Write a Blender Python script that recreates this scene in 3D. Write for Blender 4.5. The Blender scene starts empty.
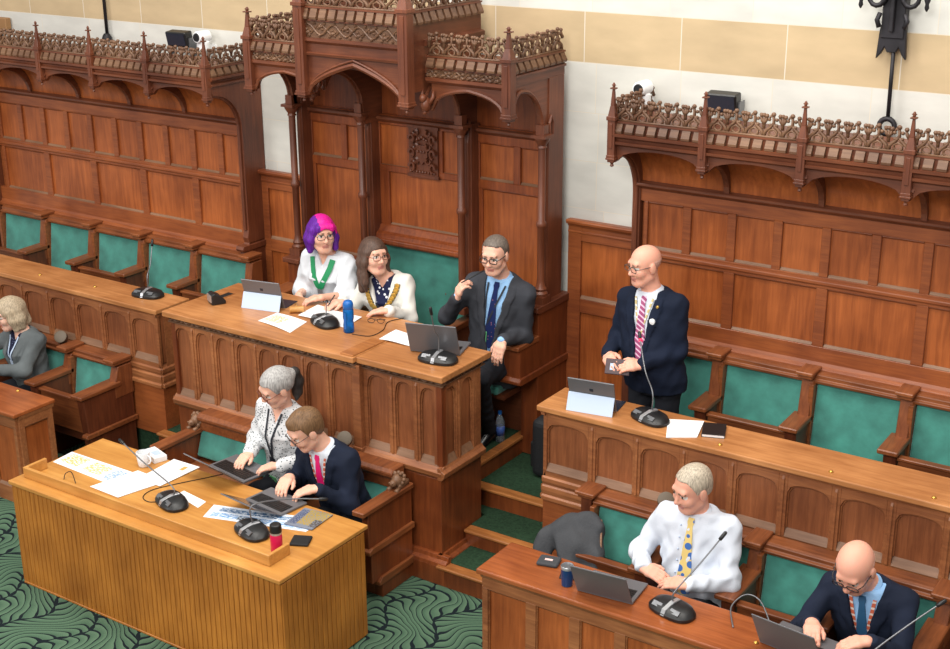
import bpy, bmesh, math, random
import numpy as np
from mathutils import Vector, Matrix
random.seed(7)
scene = bpy.context.scene
col = scene.collection
PI = math.pi
V = lambda *a: np.array(a, dtype=float)

# ------------------------------------------------------------------ camera
FPX = 1351.5
CAM = V(5.5396, -6.1372, 4.3802)
pitch, yaw, roll = math.radians(19.38), math.radians(33.97), math.radians(-0.39)
fw = V(-math.sin(yaw) * math.cos(pitch), math.cos(yaw) * math.cos(pitch), -math.sin(pitch))
rt = np.cross(fw, V(0, 0, 1)); rt /= np.linalg.norm(rt)
up = np.cross(rt, fw)
r2 = rt * math.cos(roll) + up * math.sin(roll)
u2 = -rt * math.sin(roll) + up * math.cos(roll)
cd = bpy.data.cameras.new('camera'); cam = bpy.data.objects.new('camera', cd); col.objects.link(cam)
cam.matrix_world = Matrix(((r2[0], u2[0], -fw[0], CAM[0]), (r2[1], u2[1], -fw[1], CAM[1]), (r2[2], u2[2], -fw[2], CAM[2]), (0, 0, 0, 1)))
cd.sensor_fit = 'HORIZONTAL'; cd.sensor_width = 36; cd.lens = FPX * 36 / 950
cd.clip_start = .1; cd.clip_end = 100
scene.camera = cam

# ------------------------------------------------------------------ materials
def lin(c):
    return tuple(((x / 255 / 12.92) if x / 255 <= .04045 else ((x / 255 + .055) / 1.055) ** 2.4) for x in c) + (1,)
def newmat(name):
    m = bpy.data.materials.new(name); m.use_nodes = True
    nt = m.node_tree; b = nt.nodes['Principled BSDF']
    return m, nt, b
def N(nt, t, **k):
    n = nt.nodes.new(t)
    for a, v in k.items(): setattr(n, a, v)
    return n
def plain(name, c, rough=.5, metal=0, spec=.5, bump=0, bscale=60, var=0.0, vscale=8):
    m, nt, b = newmat(name)
    b.inputs['Roughness'].default_value = rough; b.inputs['Metallic'].default_value = metal
    b.inputs['Specular IOR Level'].default_value = spec
    b.inputs['Base Color'].default_value = lin(c)
    if bump or var:
        tc = N(nt, 'ShaderNodeTexCoord')
    if bump:
        no = N(nt, 'ShaderNodeTexNoise'); no.inputs['Scale'].default_value = bscale; no.inputs['Detail'].default_value = 4
        bp = N(nt, 'ShaderNodeBump'); bp.inputs['Strength'].default_value = bump; bp.inputs['Distance'].default_value = .01
        nt.links.new(tc.outputs['Object'], no.inputs['Vector']); nt.links.new(no.outputs['Fac'], bp.inputs['Height']); nt.links.new(bp.outputs['Normal'], b.inputs['Normal'])
    if var:
        n2 = N(nt, 'ShaderNodeTexNoise'); n2.inputs['Scale'].default_value = vscale; n2.inputs['Detail'].default_value = 5
        cr = N(nt, 'ShaderNodeValToRGB')
        cr.color_ramp.elements[0].position = .3; cr.color_ramp.elements[1].position = .7
        cr.color_ramp.elements[0].color = lin([max(0, x * (1 - var)) for x in c]); cr.color_ramp.elements[1].color = lin([min(255, x * (1 + var)) for x in c])
        nt.links.new(tc.outputs['Object'], n2.inputs['Vector']); nt.links.new(n2.outputs['Fac'], cr.inputs['Fac']); nt.links.new(cr.outputs['Color'], b.inputs['Base Color'])
    return m
def wood(name, dark, light, axis='z', rough=.38, scale=1.0, spec=.5, coat=.0):
    sat = lambda c: [min(255, max(0, (sum(c) / 3 + (q - sum(c) / 3) * 1.06) * .95)) for q in c]
    dark, light = sat(dark), sat(light)
    m, nt, b = newmat(name)
    tc = N(nt, 'ShaderNodeTexCoord'); mp = N(nt, 'ShaderNodeMapping')
    s = {'x': (1.2, 16, 16), 'y': (16, 1.2, 16), 'z': (16, 16, 1.2)}[axis]
    mp.inputs['Scale'].default_value = [q * scale for q in s]
    n1 = N(nt, 'ShaderNodeTexNoise'); n1.inputs['Scale'].default_value = 3.0; n1.inputs['Detail'].default_value = 7; n1.inputs['Roughness'].default_value = .6; n1.inputs['Distortion'].default_value = .6
    n2 = N(nt, 'ShaderNodeTexNoise'); n2.inputs['Scale'].default_value = 2.3; n2.inputs['Detail'].default_value = 3
    mx = N(nt, 'ShaderNodeMath', operation='MULTIPLY_ADD'); mx.inputs[1].default_value = .50
    m3 = N(nt, 'ShaderNodeMath', operation='MULTIPLY'); m3.inputs[1].default_value = .60
    cr = N(nt, 'ShaderNodeValToRGB')
    cr.color_ramp.elements[0].position = .40; cr.color_ramp.elements[0].color = lin(dark)
    cr.color_ramp.elements[1].position = .70; cr.color_ramp.elements[1].color = lin(light)
    e = cr.color_ramp.elements.new(.55); e.color = lin([(a * .5 + c * .5) for a, c in zip(dark, light)])
    L = nt.links.new
    L(tc.outputs['Object'], mp.inputs['Vector']); L(mp.outputs['Vector'], n1.inputs['Vector']); L(tc.outputs['Object'], n2.inputs['Vector'])
    L(n2.outputs['Fac'], m3.inputs[0]); L(n1.outputs['Fac'], mx.inputs[0]); L(m3.outputs[0], mx.inputs[2]); L(mx.outputs[0], cr.inputs['Fac']); L(cr.outputs['Color'], b.inputs['Base Color'])
    bp = N(nt, 'ShaderNodeBump'); bp.inputs['Strength'].default_value = .12; bp.inputs['Distance'].default_value = .004
    L(n1.outputs['Fac'], bp.inputs['Height']); L(bp.outputs['Normal'], b.inputs['Normal'])
    b.inputs['Roughness'].default_value = rough; b.inputs['Specular IOR Level'].default_value = spec; b.inputs['Coat Weight'].default_value = coat; b.inputs['Coat Roughness'].default_value = .25
    return m

# ------------------------------------------------------------------ mesh builder
class MB:
    def __init__(s): s.v = []; s.f = []; s.m = []
    def add(s, vs, fs, m=0):
        o = len(s.v); s.v += [tuple(map(float, p)) for p in vs]
        s.f += [tuple(i + o for i in f) for f in fs]; s.m += [m] * len(fs); return s
    def hexa(s, p, m=0):  # 8 points, bottom 4 then top 4
        return s.add(p, [(0, 3, 2, 1), (4, 5, 6, 7), (0, 1, 5, 4), (1, 2, 6, 5), (2, 3, 7, 6), (3, 0, 4, 7)], m)
    def box(s, x0, x1, y0, y1, z0, z1, m=0):
        return s.hexa([(x0, y0, z0), (x1, y0, z0), (x1, y1, z0), (x0, y1, z0), (x0, y0, z1), (x1, y0, z1), (x1, y1, z1), (x0, y1, z1)], m)
    def mbox(s, M, u0, u1, o0, o1, z0, z1, m=0):  # box in a run frame
        return s.hexa([M(u0, o1, z0), M(u1, o1, z0), M(u1, o0, z0), M(u0, o0, z0), M(u0, o1, z1), M(u1, o1, z1), M(u1, o0, z1), M(u0, o0, z1)], m)
    def mprof(s, M, u0, u1, prof, m=0):  # profile (out,z) swept along the run
        n = len(prof)
        vs = [M(u0, o, z) for o, z in prof] + [M(u1, o, z) for o, z in prof]
        fs = [(i, (i + 1) % n, n + (i + 1) % n, n + i) for i in range(n)] + [tuple(range(n))[::-1], tuple(range(n, 2 * n))]
        return s.add(vs, fs, m)
    def mstrip(s, M, smp, o0, o1, m=0):  # samples (u,lo,hi) extruded outwards between o0 and o1
        vs = []
        for u, a, b in smp: vs += [M(u, o1, a), M(u, o1, b), M(u, o0, a), M(u, o0, b)]
        fs = []
        for i in range(len(smp) - 1):
            a = 4 * i; b = a + 4
            fs += [(a, b, b + 1, a + 1), (a + 2, a + 3, b + 3, b + 2), (a, a + 2, b + 2, b), (a + 1, b + 1, b + 3, a + 3)]
        e = 4 * (len(smp) - 1)
        fs += [(0, 1, 3, 2), (e, e + 2, e + 3, e + 1)]
        return s.add(vs, fs, m)
    def prism(s, pts, axis, a0, a1, m=0):
        n = len(pts)
        g = {'x': lambda p, a: (a, p[0], p[1]), 'y': lambda p, a: (p[0], a, p[1]), 'z': lambda p, a: (p[0], p[1], a)}[axis]
        vs = [g(p, a0) for p in pts] + [g(p, a1) for p in pts]
        fs = [(i, (i + 1) % n, n + (i + 1) % n, n + i) for i in range(n)] + [tuple(range(n))[::-1], tuple(range(n, 2 * n))]
        return s.add(vs, fs, m)
    def tube(s, pts, r, n=8, m=0, closed=False):
        P = [np.array(p, float) for p in pts]; k = len(P)
        rs = r if isinstance(r, (list, tuple)) else [r] * k
        vs = []; nrm = None
        for i in range(k):
            if closed: t = P[(i + 1) % k] - P[i - 1]
            else: t = P[min(i + 1, k - 1)] - P[max(i - 1, 0)]
            t = t / (np.linalg.norm(t) + 1e-12)
            if nrm is None:
                a = V(0, 0, 1) if abs(t[2]) < .9 else V(1, 0, 0)
                nrm = np.cross(t, a)
            nrm = nrm - t * (nrm @ t); nrm /= np.linalg.norm(nrm) + 1e-12
            b = np.cross(t, nrm)
            for j in range(n):
                a = 2 * PI * j / n
                vs.append(P[i] + rs[i] * (nrm * math.cos(a) + b * math.sin(a)))
        fs = []
        for i in range(k if closed else k - 1):
            for j in range(n):
                a = i * n + j; b = i * n + (j + 1) % n; i2 = (i + 1) % k
                fs.append((a, b, i2 * n + (j + 1) % n, i2 * n + j))
        if not closed: fs += [tuple(range(n))[::-1], tuple(range((k - 1) * n, k * n))]
        return s.add(vs, fs, m)
    def lathe(s, prof, c=(0, 0, 0), n=20, m=0, sx=1, sy=1):
        vs = []; k = len(prof)
        for r, z in prof:
            for j in range(n):
                a = 2 * PI * j / n; vs.append((c[0] + sx * r * math.cos(a), c[1] + sy * r * math.sin(a), c[2] + z))
        fs = [(i * n + j, i * n + (j + 1) % n, (i + 1) * n + (j + 1) % n, (i + 1) * n + j) for i in range(k - 1) for j in range(n)]
        fs += [tuple(range(n))[::-1], tuple(range((k - 1) * n, k * n))]
        return s.add(vs, fs, m)
    def ball(s, c, r, n=8, k=6, m=0):
        if not isinstance(r, (tuple, list, np.ndarray)): r = (r, r, r)
        vs = [(c[0], c[1], c[2] - r[2])]
        for i in range(1, k):
            t = -PI / 2 + PI * i / k
            for j in range(n):
                a = 2 * PI * j / n; vs.append((c[0] + r[0] * math.cos(t) * math.cos(a), c[1] + r[1] * math.cos(t) * math.sin(a), c[2] + r[2] * math.sin(t)))
        vs.append((c[0], c[1], c[2] + r[2])); e = len(vs) - 1
        fs = [(0, 1 + (j + 1) % n, 1 + j) for j in range(n)]
        for i in range(k - 2):
            for j in range(n): fs.append((1 + i * n + j, 1 + i * n + (j + 1) % n, 1 + (i + 1) * n + (j + 1) % n, 1 + (i + 1) * n + j))
        b = 1 + (k - 2) * n
        fs += [(b + j, b + (j + 1) % n, e) for j in range(n)]
        return s.add(vs, fs, m)
    def xf(s, R, t=(0, 0, 0)):
        A = np.array(s.v) @ np.array(R).T + np.array(t); s.v = [tuple(p) for p in A]; return s

OFF = {}
def build(name, mb, mats, parent=None, smooth=False, bevel=0, seg=1, loc=None, auto=False):
    """one mesh object; with a parent made by thing(world=True) vertices are given in world space"""
    if not isinstance(mats, (list, tuple)): mats = [mats]
    me = bpy.data.meshes.new(name)
    off = np.zeros(3)
    if parent is not None: off = OFF.get(parent.name, np.zeros(3))
    elif loc is not None: off = np.array(loc, float)
    A = np.array(mb.v, float) - off
    me.from_pydata([tuple(p) for p in A], [], mb.f)
    for mt in mats: me.materials.append(mt)
    if len(mats) > 1: me.polygons.foreach_set('material_index', mb.m)
    bm = bmesh.new(); bm.from_mesh(me); bmesh.ops.recalc_face_normals(bm, faces=bm.faces); bm.to_mesh(me); bm.free()
    if smooth:
        me.polygons.foreach_set('use_smooth', [True] * len(me.polygons))
        if auto: me.set_sharp_from_angle(angle=math.radians(40))
    o = bpy.data.objects.new(name, me); col.objects.link(o)
    if parent is not None:
        o.parent = parent; OFF[o.name] = off
    elif loc is not None:
        o.location = loc; OFF[o.name] = off
    if bevel:
        b = o.modifiers.new('bevel', 'BEVEL'); b.width = bevel; b.segments = seg; b.limit_method = 'ANGLE'; b.angle_limit = math.radians(50)
    return o
def tag(o, label=None, cat=None, group=None, kind=None):
    if label: o['label'] = label
    if cat: o['category'] = cat
    if group: o['group'] = group
    if kind: o['kind'] = kind
    return o
def thing(name, label, cat, loc=(0, 0, 0), rz=0, group=None, world=False):
    o = bpy.data.objects.new(name, None); col.objects.link(o); o.location = loc; o.rotation_euler = (0, 0, rz); o.empty_display_size = .1
    OFF[o.name] = np.array(loc, float) if world else np.zeros(3)
    return tag(o, label, cat, group)
def copytree(o, parent=None):
    c = o.copy(); col.objects.link(c)
    if parent is not None: c.parent = parent
    OFF[c.name] = OFF.get(o.name, np.zeros(3))
    for ch in list(o.children): copytree(ch, c)
    return c
def arc(u0, u1, zs, za, n=14, p=2.0):  # samples of a low arch between u0,u1
    out = []
    for i in range(n + 1):
        t = -1 + 2 * i / n
        out.append((u0 + (u1 - u0) * i / n, zs + (za - zs) * (max(0, 1 - abs(t) ** p)) ** (1 / p)))
    return out
def tudor(u0, u1, zs, za, n=16):  # four-centred pointed arch
    out = []
    for i in range(n + 1):
        t = abs(-1 + 2 * i / n)
        h = (1 - t ** 2.6) ** .5 * .78 + (1 - t) * .22
        out.append((u0 + (u1 - u0) * i / n, zs + (za - zs) * h))
    return out

# ------------------------------------------------------------------ palette
M = {}
M['oak_dark'] = wood('oak_dark', (82, 42, 27), (126, 72, 47), 'z', .42)
M['oak_dark_x'] = wood('oak_dark_x', (82, 42, 27), (128, 74, 48), 'x', .42)
M['oak_dark_y'] = wood('oak_dark_y', (82, 42, 27), (126, 72, 47), 'y', .42)
M['oak_carved'] = wood('oak_carved', (80, 52, 36), (134, 100, 74), 'x', .5)
M['oak_field'] = wood('oak_field', (126, 64, 30), (186, 106, 56), 'z', .35, .7)
M['oak_frame'] = wood('oak_frame', (116, 60, 34), (164, 94, 52), 'x', .38)
M['oak_throne'] = wood('oak_throne', (108, 52, 28), (162, 88, 46), 'z', .36)
M['desk_frame'] = wood('desk_frame', (122, 72, 44), (176, 116, 74), 'x', .4)
M['desk_field'] = wood('desk_field', (114, 66, 40), (166, 104, 66), 'z', .4)
M['desk_top'] = wood('desk_top', (152, 98, 56), (206, 146, 94), 'x', .33, .7)
M['desk_top_red'] = wood('desk_top_red', (128, 68, 36), (176, 102, 58), 'x', .25, .7)
M['seat_wood'] = wood('seat_wood', (100, 54, 30), (160, 96, 56), 'y', .38)
M['seat_dark'] = wood('seat_dark', (76, 36, 22), (120, 64, 38), 'z', .4)
M['oak_base'] = wood('oak_base', (92, 44, 24), (144, 78, 42), 'z', .32, .6)
M['seat_post'] = wood('seat_post', (104, 56, 32), (156, 92, 54), 'z', .38)
M['seat_rail'] = wood('seat_rail', (100, 54, 30), (160, 96, 56), 'x', .38)
M['table_top'] = wood('table_top', (180, 122, 58), (216, 160, 88), 'x', .35, .6)
M['table_side'] = wood('table_side', (150, 92, 34), (200, 132, 56), 'z', .4, 1.2)
M['sill'] = wood('sill', (108, 76, 54), (150, 114, 88), 'x', .5)
M['nosing'] = wood('nosing', (128, 76, 38), (190, 126, 70), 'x', .45)
M['green'] = plain('green_velvet', (64, 130, 118), .75, spec=.25, bump=.15, bscale=30, var=.14, vscale=7)
M['green'].node_tree.nodes['Principled BSDF'].inputs['Sheen Weight'].default_value = .3
M['stair_green'] = plain('stair_carpet', (44, 66, 48), .95, spec=.1, bump=.4, bscale=220, var=.15, vscale=60)
M['black'] = plain('black_plastic', (22, 23, 25), .4)
M['black_rubber'] = plain('black_rubber', (16, 16, 17), .7)
M['grey_metal'] = plain('grey_metal', (120, 122, 126), .35, .6)
M['laptop_grey'] = plain('laptop_grey', (112, 112, 116), .4, .35)
M['silver'] = plain('silver', (190, 192, 196), .3, .7)
M['white_plastic'] = plain('white_plastic', (232, 234, 236), .45)
M['pale_panel'] = plain('pale_blue_panel', (184, 201, 224), .5)
M['brass'] = plain('brass', (212, 170, 84), .3, .9)
M['paper'] = plain('paper', (240, 241, 243), .7, spec=.2)
M['iron'] = plain('wrought_iron', (44, 42, 46), .5, .5, var=.3)
# ------------------------------------------------------------------ setting
def carpet_material():
    m, nt, b = newmat('leaf_carpet'); L = nt.links.new
    tc = N(nt, 'ShaderNodeTexCoord'); sx = N(nt, 'ShaderNodeSeparateXYZ'); L(tc.outputs['Object'], sx.inputs[0])
    no = N(nt, 'ShaderNodeTexNoise'); no.inputs['Scale'].default_value = 3.5; no.inputs['Detail'].default_value = 2; L(tc.outputs['Object'], no.inputs['Vector'])
    def mth(op, a, bb=None, c=None):
        n = N(nt, 'ShaderNodeMath', operation=op)
        for i, q in enumerate((a, bb, c)):
            if q is None: continue
            if isinstance(q, (int, float)): n.inputs[i].default_value = q
            else: L(q, n.inputs[i])
        return n.outputs[0]
    # columns of leaves: every column is a chain of s-curved veins that fan out from a wavy dark stem
    W, Hh = .36, .50
    x = mth('MULTIPLY', sx.outputs['X'], 1 / W); y = mth('MULTIPLY', sx.outputs['Y'], 1 / Hh)
    wob = mth('MULTIPLY_ADD', no.outputs['Fac'], .5, -.25)
    stem = mth('MULTIPLY', mth('SINE', mth('MULTIPLY', y, 2 * PI)), .20)
    xs = mth('ADD', mth('ADD', x, stem), mth('MULTIPLY', wob, .5))
    fx = mth('ABSOLUTE', mth('SUBTRACT', mth('FRACT', xs), .5))            # 0 middle of column .. .5 stem
    par = mth('FRACT', mth('MULTIPLY', mth('FLOOR', xs), .5))              # neighbouring columns mirror each other
    u0 = mth('FRACT', xs); flip = mth('GREATER_THAN', par, .25)
    u = mth('ADD', mth('MULTIPLY', u0, mth('SUBTRACT', 1.0, flip)), mth('MULTIPLY', mth('SUBTRACT', 1.0, u0), flip))
    sw = mth('ADD', mth('MULTIPLY', mth('POWER', u, .55), -5.2), mth('MULTIPLY', mth('SINE', mth('MULTIPLY', u, 2 * PI)), .9))
    fan = mth('ADD', mth('ADD', mth('MULTIPLY', y, 8.0), sw), mth('MULTIPLY', wob, 3.2))
    blade = mth('FRACT', mth('MULTIPLY', mth('FLOOR', fan), .618))         # blades differ in length
    vein = mth('ABSOLUTE', mth('SUBTRACT', mth('FRACT', fan), .5))
    thick = mth('ADD', .045, mth('MULTIPLY', mth('ABSOLUTE', mth('SUBTRACT', u, mth('MULTIPLY_ADD', blade, .5, .25))), .24))
    lineA = mth('GREATER_THAN', vein, mth('SUBTRACT', .5, thick))
    lineB = mth('GREATER_THAN', fx, mth('MULTIPLY_ADD', mth('SINE', mth('MULTIPLY', y, 36.0)), .016, .468))
    line = mth('MAXIMUM', lineA, lineB)
    n2 = N(nt, 'ShaderNodeTexNoise'); n2.inputs['Scale'].default_value = 160; L(tc.outputs['Object'], n2.inputs['Vector'])
    gcol = N(nt, 'ShaderNodeValToRGB'); gcol.color_ramp.elements[0].color = lin((54, 80, 64)); gcol.color_ramp.elements[1].color = lin((98, 126, 102))
    L(mth('MULTIPLY_ADD', n2.outputs['Fac'], .4, mth('MULTIPLY', mth('FRACT', fan), .6)), gcol.inputs['Fac'])
    mix = N(nt, 'ShaderNodeMix', data_type='RGBA'); L(line, mix.inputs[0]); L(gcol.outputs['Color'], mix.inputs[6]); mix.inputs[7].default_value = lin((26, 34, 38))
    L(mix.outputs[2], b.inputs['Base Color']); b.inputs['Roughness'].default_value = .95; b.inputs['Specular IOR Level'].default_value = .1
    bp = N(nt, 'ShaderNodeBump'); bp.inputs['Strength'].default_value = .3; bp.inputs['Distance'].default_value = .004; L(n2.outputs['Fac'], bp.inputs['Height']); L(bp.outputs['Normal'], b.inputs['Normal'])
    return m
def stone_material():
    m, nt, b = newmat('ashlar_stone'); L = nt.links.new
    tc = N(nt, 'ShaderNodeTexCoord'); sx = N(nt, 'ShaderNodeSeparateXYZ'); L(tc.outputs['Object'], sx.inputs[0])
    def mth(op, a, bb=None, c=None):
        n = N(nt, 'ShaderNodeMath', operation=op)
        for i, q in enumerate((a, bb, c)):
            if q is None: continue
            if isinstance(q, (int, float)): n.inputs[i].default_value = q
            else: L(q, n.inputs[i])
        return n.outputs[0]
    H = .327
    zc = mth('MULTIPLY', mth('SUBTRACT', sx.outputs['Z'], 3.06 - 5 * H), 1 / H)
    row = mth('FLOOR', zc); fz = mth('FRACT', zc)
    # block widths vary from course to course
    wrow = mth('MULTIPLY_ADD', mth('FRACT', mth('MULTIPLY', row, .37)), .22, .5)
    xc = mth('ADD', mth('DIVIDE', mth('ADD', sx.outputs['X'], .16), wrow), mth('MULTIPLY', row, .413))
    fx = mth('FRACT', xc); cell = mth('ADD', mth('FLOOR', xc), mth('MULTIPLY', row, 17.3))
    wn = N(nt, 'ShaderNodeTexWhiteNoise', noise_dimensions='1D'); L(cell, wn.inputs['W'])
    jz = mth('LESS_THAN', fz, .014); jx = mth('LESS_THAN', fx, .009); joint = mth('MAXIMUM', jz, jx)
    isb = mth('COMPARE', row, 5.0, .1)                                   # the tawny course
    tone = N(nt, 'ShaderNodeMix', data_type='RGBA'); L(isb, tone.inputs[0]); tone.inputs[6].default_value = lin((206, 205, 198)); tone.inputs[7].default_value = lin((190, 168, 134))
    no = N(nt, 'ShaderNodeTexNoise'); no.inputs['Scale'].default_value = 3; no.inputs['Detail'].default_value = 8
    mp = N(nt, 'ShaderNodeMapping'); mp.inputs['Scale'].default_value = (1, 1, 2.6); L(tc.outputs['Object'], mp.inputs['Vector']); L(mp.outputs['Vector'], no.inputs['Vector'])
    val = mth('MULTIPLY_ADD', wn.outputs['Value'], .10, mth('MULTIPLY_ADD', no.outputs['Fac'], .42, .74))
    hsv = N(nt, 'ShaderNodeHueSaturation'); L(tone.outputs[2], hsv.inputs['Color']); L(val, hsv.inputs['Value'])
    jm = N(nt, 'ShaderNodeMix', data_type='RGBA'); L(joint, jm.inputs[0]); L(hsv.outputs['Color'], jm.inputs[6]); jm.inputs[7].default_value = lin((214, 206, 190))
    L(jm.outputs[2], b.inputs['Base Color']); b.inputs['Roughness'].default_value = .85; b.inputs['Specular IOR Level'].default_value = .2
    bp = N(nt, 'ShaderNodeBump'); bp.inputs['Strength'].default_value = .25; bp.inputs['Distance'].default_value = .01; L(mth('SUBTRACT', no.outputs['Fac'], joint), bp.inputs['Height']); L(bp.outputs['Normal'], b.inputs['Normal'])
    return m
tag(build('floor', MB().box(-7, 7, -5, 2.2, -.05, 0), carpet_material()), 'green carpet with dark curling leaf pattern', 'floor', kind='structure')
tag(build('wall_back', MB().box(-7, 7, 1.64, 1.9, 0, 6.2), stone_material()), 'pale ashlar stone wall with one tawny course', 'wall', kind='structure')
FT = .395   # rear tier floor
for nm, x0, x1 in (('floor_right_tier', 1.64, 6.5), ('floor_left_tier', -6.5, -1.64)):
    tag(build(nm, MB().box(x0, x1, .36, 1.64, 0, FT), M['stair_green']), kind='structure')
tag(build('floor_dais', MB().box(-.955, .955, .55, 1.64, 0, .50).box(-.93, .93, .60, 1.5, .50, .522), M['stair_green']), kind='structure')
for sx_ in (1, -1):
    a0, a1 = sorted((sx_ * .97, sx_ * 1.10))
# aisle steps on both sides of the dais
def aisle_steps(x0, x1, label, inner):
    t = thing('aisle_steps', label, 'steps', ((x0 + x1) / 2, 0, 0), world=True)
    yn = (-.06, .255, .594); zt = (.145, .26, .395)
    xo0, xo1 = x0, x1
    for i in range(3):
        y1 = yn[i + 1] if i < 2 else 1.60
        z0 = 0
        x0, x1 = (min(xo0, .99 if inner > 0 else xo0), max(xo1, -.99 if inner < 0 else xo1)) if i == 2 else (xo0, xo1)
        st = build('step', MB().box(x0, x1, yn[i] + .012, y1 + .02, z0, zt[i] - .022), M['oak_base'], t)
        build('nosing', MB().box(x0, x1, yn[i] - .012, yn[i] + .075, zt[i] - .022, zt[i]), M['nosing'], st, bevel=.006)
        build('tread_carpet', MB().box(x0, x1, yn[i] + .075, y1 + .012, zt[i] - .022, zt[i] - .001), M['stair_green'], st)
    build('landing', MB().box(min(inner * .99, inner * 1.14), max(inner * .99, inner * 1.14), .505, .61, 0, .255), M['stair_green'], t)
    return t
aisle_steps(1.14, 1.655, 'wooden steps carpeted dark green, right of the central desk', 1)
aisle_steps(-1.655, -1.14, 'wooden steps carpeted dark green, left of the central desk, mostly hidden', -1)
# edge of the dais towards the aisles
for s, lab in ((1, 'wooden edge step of the dais beside the right aisle'), (-1, 'wooden edge step of the dais beside the left aisle')):
    t = thing('dais_step', lab, 'step', (s * 1.0, 1.0, .3), world=True)
    x0, x1 = sorted((s * .95, s * 1.12))
    build('riser', MB().box(min(s * .96, s * .985), max(s * .96, s * .985), .60, 1.5, .39, .50), M['oak_base'], t)
    build('nosing', MB().box(min(s * .93, s * 1.0), max(s * .93, s * 1.0), .60, 1.5, .50, .528), M['nosing'], t, bevel=.006)
# stone side: dado panelling in the two gaps beside the canopied seat
def MF(x0, Y): return lambda u, o, z: (x0 + u, Y - o, z)
def MSide(X, y0, s): return lambda u, o, z: (X + s * o, y0 + u, z)
for nm, x0, x1 in (('trim_1', 1.11, 1.72), ('trim_2', -1.72, -1.11)):
    mb = MB(); F = MF(x0, 1.60); w = x1 - x0
    mb.mbox(F, 0, w, -.05, 0, FT, 2.0, 0)
    for a, b in ((0, .10), (w - .10, w)): mb.mbox(F, a, b, 0, .022, FT, 1.97, 1)
    for a, b in ((FT, .55), (1.36, 1.46), (1.87, 1.97)): mb.mbox(F, .10, w - .10, 0, .020, a, b, 1)
    mb.mprof(F, .10, w - .10, [(0, 1.46), (.022, 1.46), (.0, 1.485)], 2)
    mb.mprof(F, 0, w, [(0, 1.97), (.03, 1.97), (.035, 1.985), (.055, 1.99), (.06, 2.012), (.05, 2.02), (0, 2.02)], 1)
    mb.mprof(F, 0, w, [(0, 1.92), (.028, 1.925), (.028, 1.94), (0, 1.95)], 1)
    tag(build(nm, mb, [M['oak_field'], M['oak_frame'], M['sill']], bevel=.003), kind='structure')
# ------------------------------------------------------------------ carved work shared by the banks and the canopied seat
def cresting(mb, F, L, z0, h, unit=.118):
    n = max(1, round(L / unit)); w = L / n
    for i in range(n):
        u = i * w; o = -.004
        P = lambda a, b, dz=0: F(u + a * w, o, z0 + b * h)
        mb.tube([P(.02, 0), P(.10, .25), P(.34, .42), P(.52, .62), P(.50, .86), P(.36, .92), P(.28, .78)], [.011, .011, .010, .010, .009, .008, .006], 5)
        mb.tube([P(.98, 0), P(.90, .25), P(.66, .42), P(.48, .62)], [.011, .011, .010, .008], 5)
        mb.tube([P(.50, .02), P(.30, .12), P(.30, .28), P(.50, .36), P(.70, .28), P(.70, .12)], .008, 5, closed=True)
        mb.tube([P(-.02, .55), P(.12, .72), P(.14, .92)], [.012, .011, .006], 5)
        mb.tube([P(1.02, .55), P(.88, .72), P(.80, .95)], [.012, .011, .006], 5)
        mb.tube([P(0, .35), P(0, .62), P(.02, .98)], [.010, .011, .005], 5)
        for a, b, r in ((.5, .98, .015), (.15, .90, .014), (.86, .92, .014), (.33, .52, .011), (.68, .52, .011), (0, .93, .013), (.28, .76, .012), (.68, .76, .012)):
            c = P(a, b); mb.ball((c[0], c[1], c[2]), (r, r, r * .9), 6, 4)
    mb.mbox(F, 0, L, -.015, .006, z0 - .004, z0 + .02 * h + .006)
def dentils(mb, F, L, z0, z1, pitch=.074, m=0):
    n = max(1, round(L / pitch)); w = L / n
    mb.mbox(F, 0, L, -.03, 0, z0 - .004, z1 + .004, m)
    for i in range(n):
        mb.mprof(F, i * w + .011, (i + 1) * w - .011, [(0, z0), (.030, z0), (.032, z0 + .014), (.008, z1), (0, z1)], m + 1)
    mb.mbox(F, 0, L, -.03, .012, z1, z1 + .012, m)
def vine(mb, F, L, z0, z1, m=0):
    mb.mbox(F, 0, L, -.03, .0, z0, z1, m)
    h = z1 - z0; n = max(1, round(L / (h * 1.9))); w = L / n; zc = (z0 + z1) / 2
    mb.tube([F(L * i / (n * 8), .004, zc + h * .32 * math.sin(i / 8 * 2 * PI)) for i in range(n * 8 + 1)], .007, 5, m)
    mb.tube([F(L * i / (n * 8), .002, zc - h * .30 * math.sin(i / 8 * 2 * PI)) for i in range(n * 8 + 1)], .006, 5, m)
    for i in range(n * 5): mb.ball(F(L * (i + .5) / (n * 5), .004, zc + h * .36 * (-1) ** i), (.011, .011, h * .10), 5, 4, m)
    for i in range(n * 2):
        uc = (i + .5) * w / 2; s = -1 if i % 2 == 0 else 1
        c0 = F(uc, .006, zc + s * h * .18); mb.ball(c0, (.016, .012, .013), 6, 4, m)
        for k in range(4):
            a = k * PI / 2 + .5
            c = F(uc + .024 * math.cos(a), .004, zc + s * h * .16 + .018 * math.sin(a)); mb.ball(c, (.010, .009, .010), 5, 4, m)
def cornice_lower(mb, F, L, z0, z1):
    h = z1 - z0
    mb.mprof(F, 0, L, [(-.03, z0), (.004, z0), (.012, z0 + .10 * h), (.034, z0 + .18 * h), (.036, z0 + .36 * h), (.016, z0 + .42 * h), (.020, z0 + .62 * h), (.044, z0 + .78 * h), (.046, z1), (-.03, z1)], 0)
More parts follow.
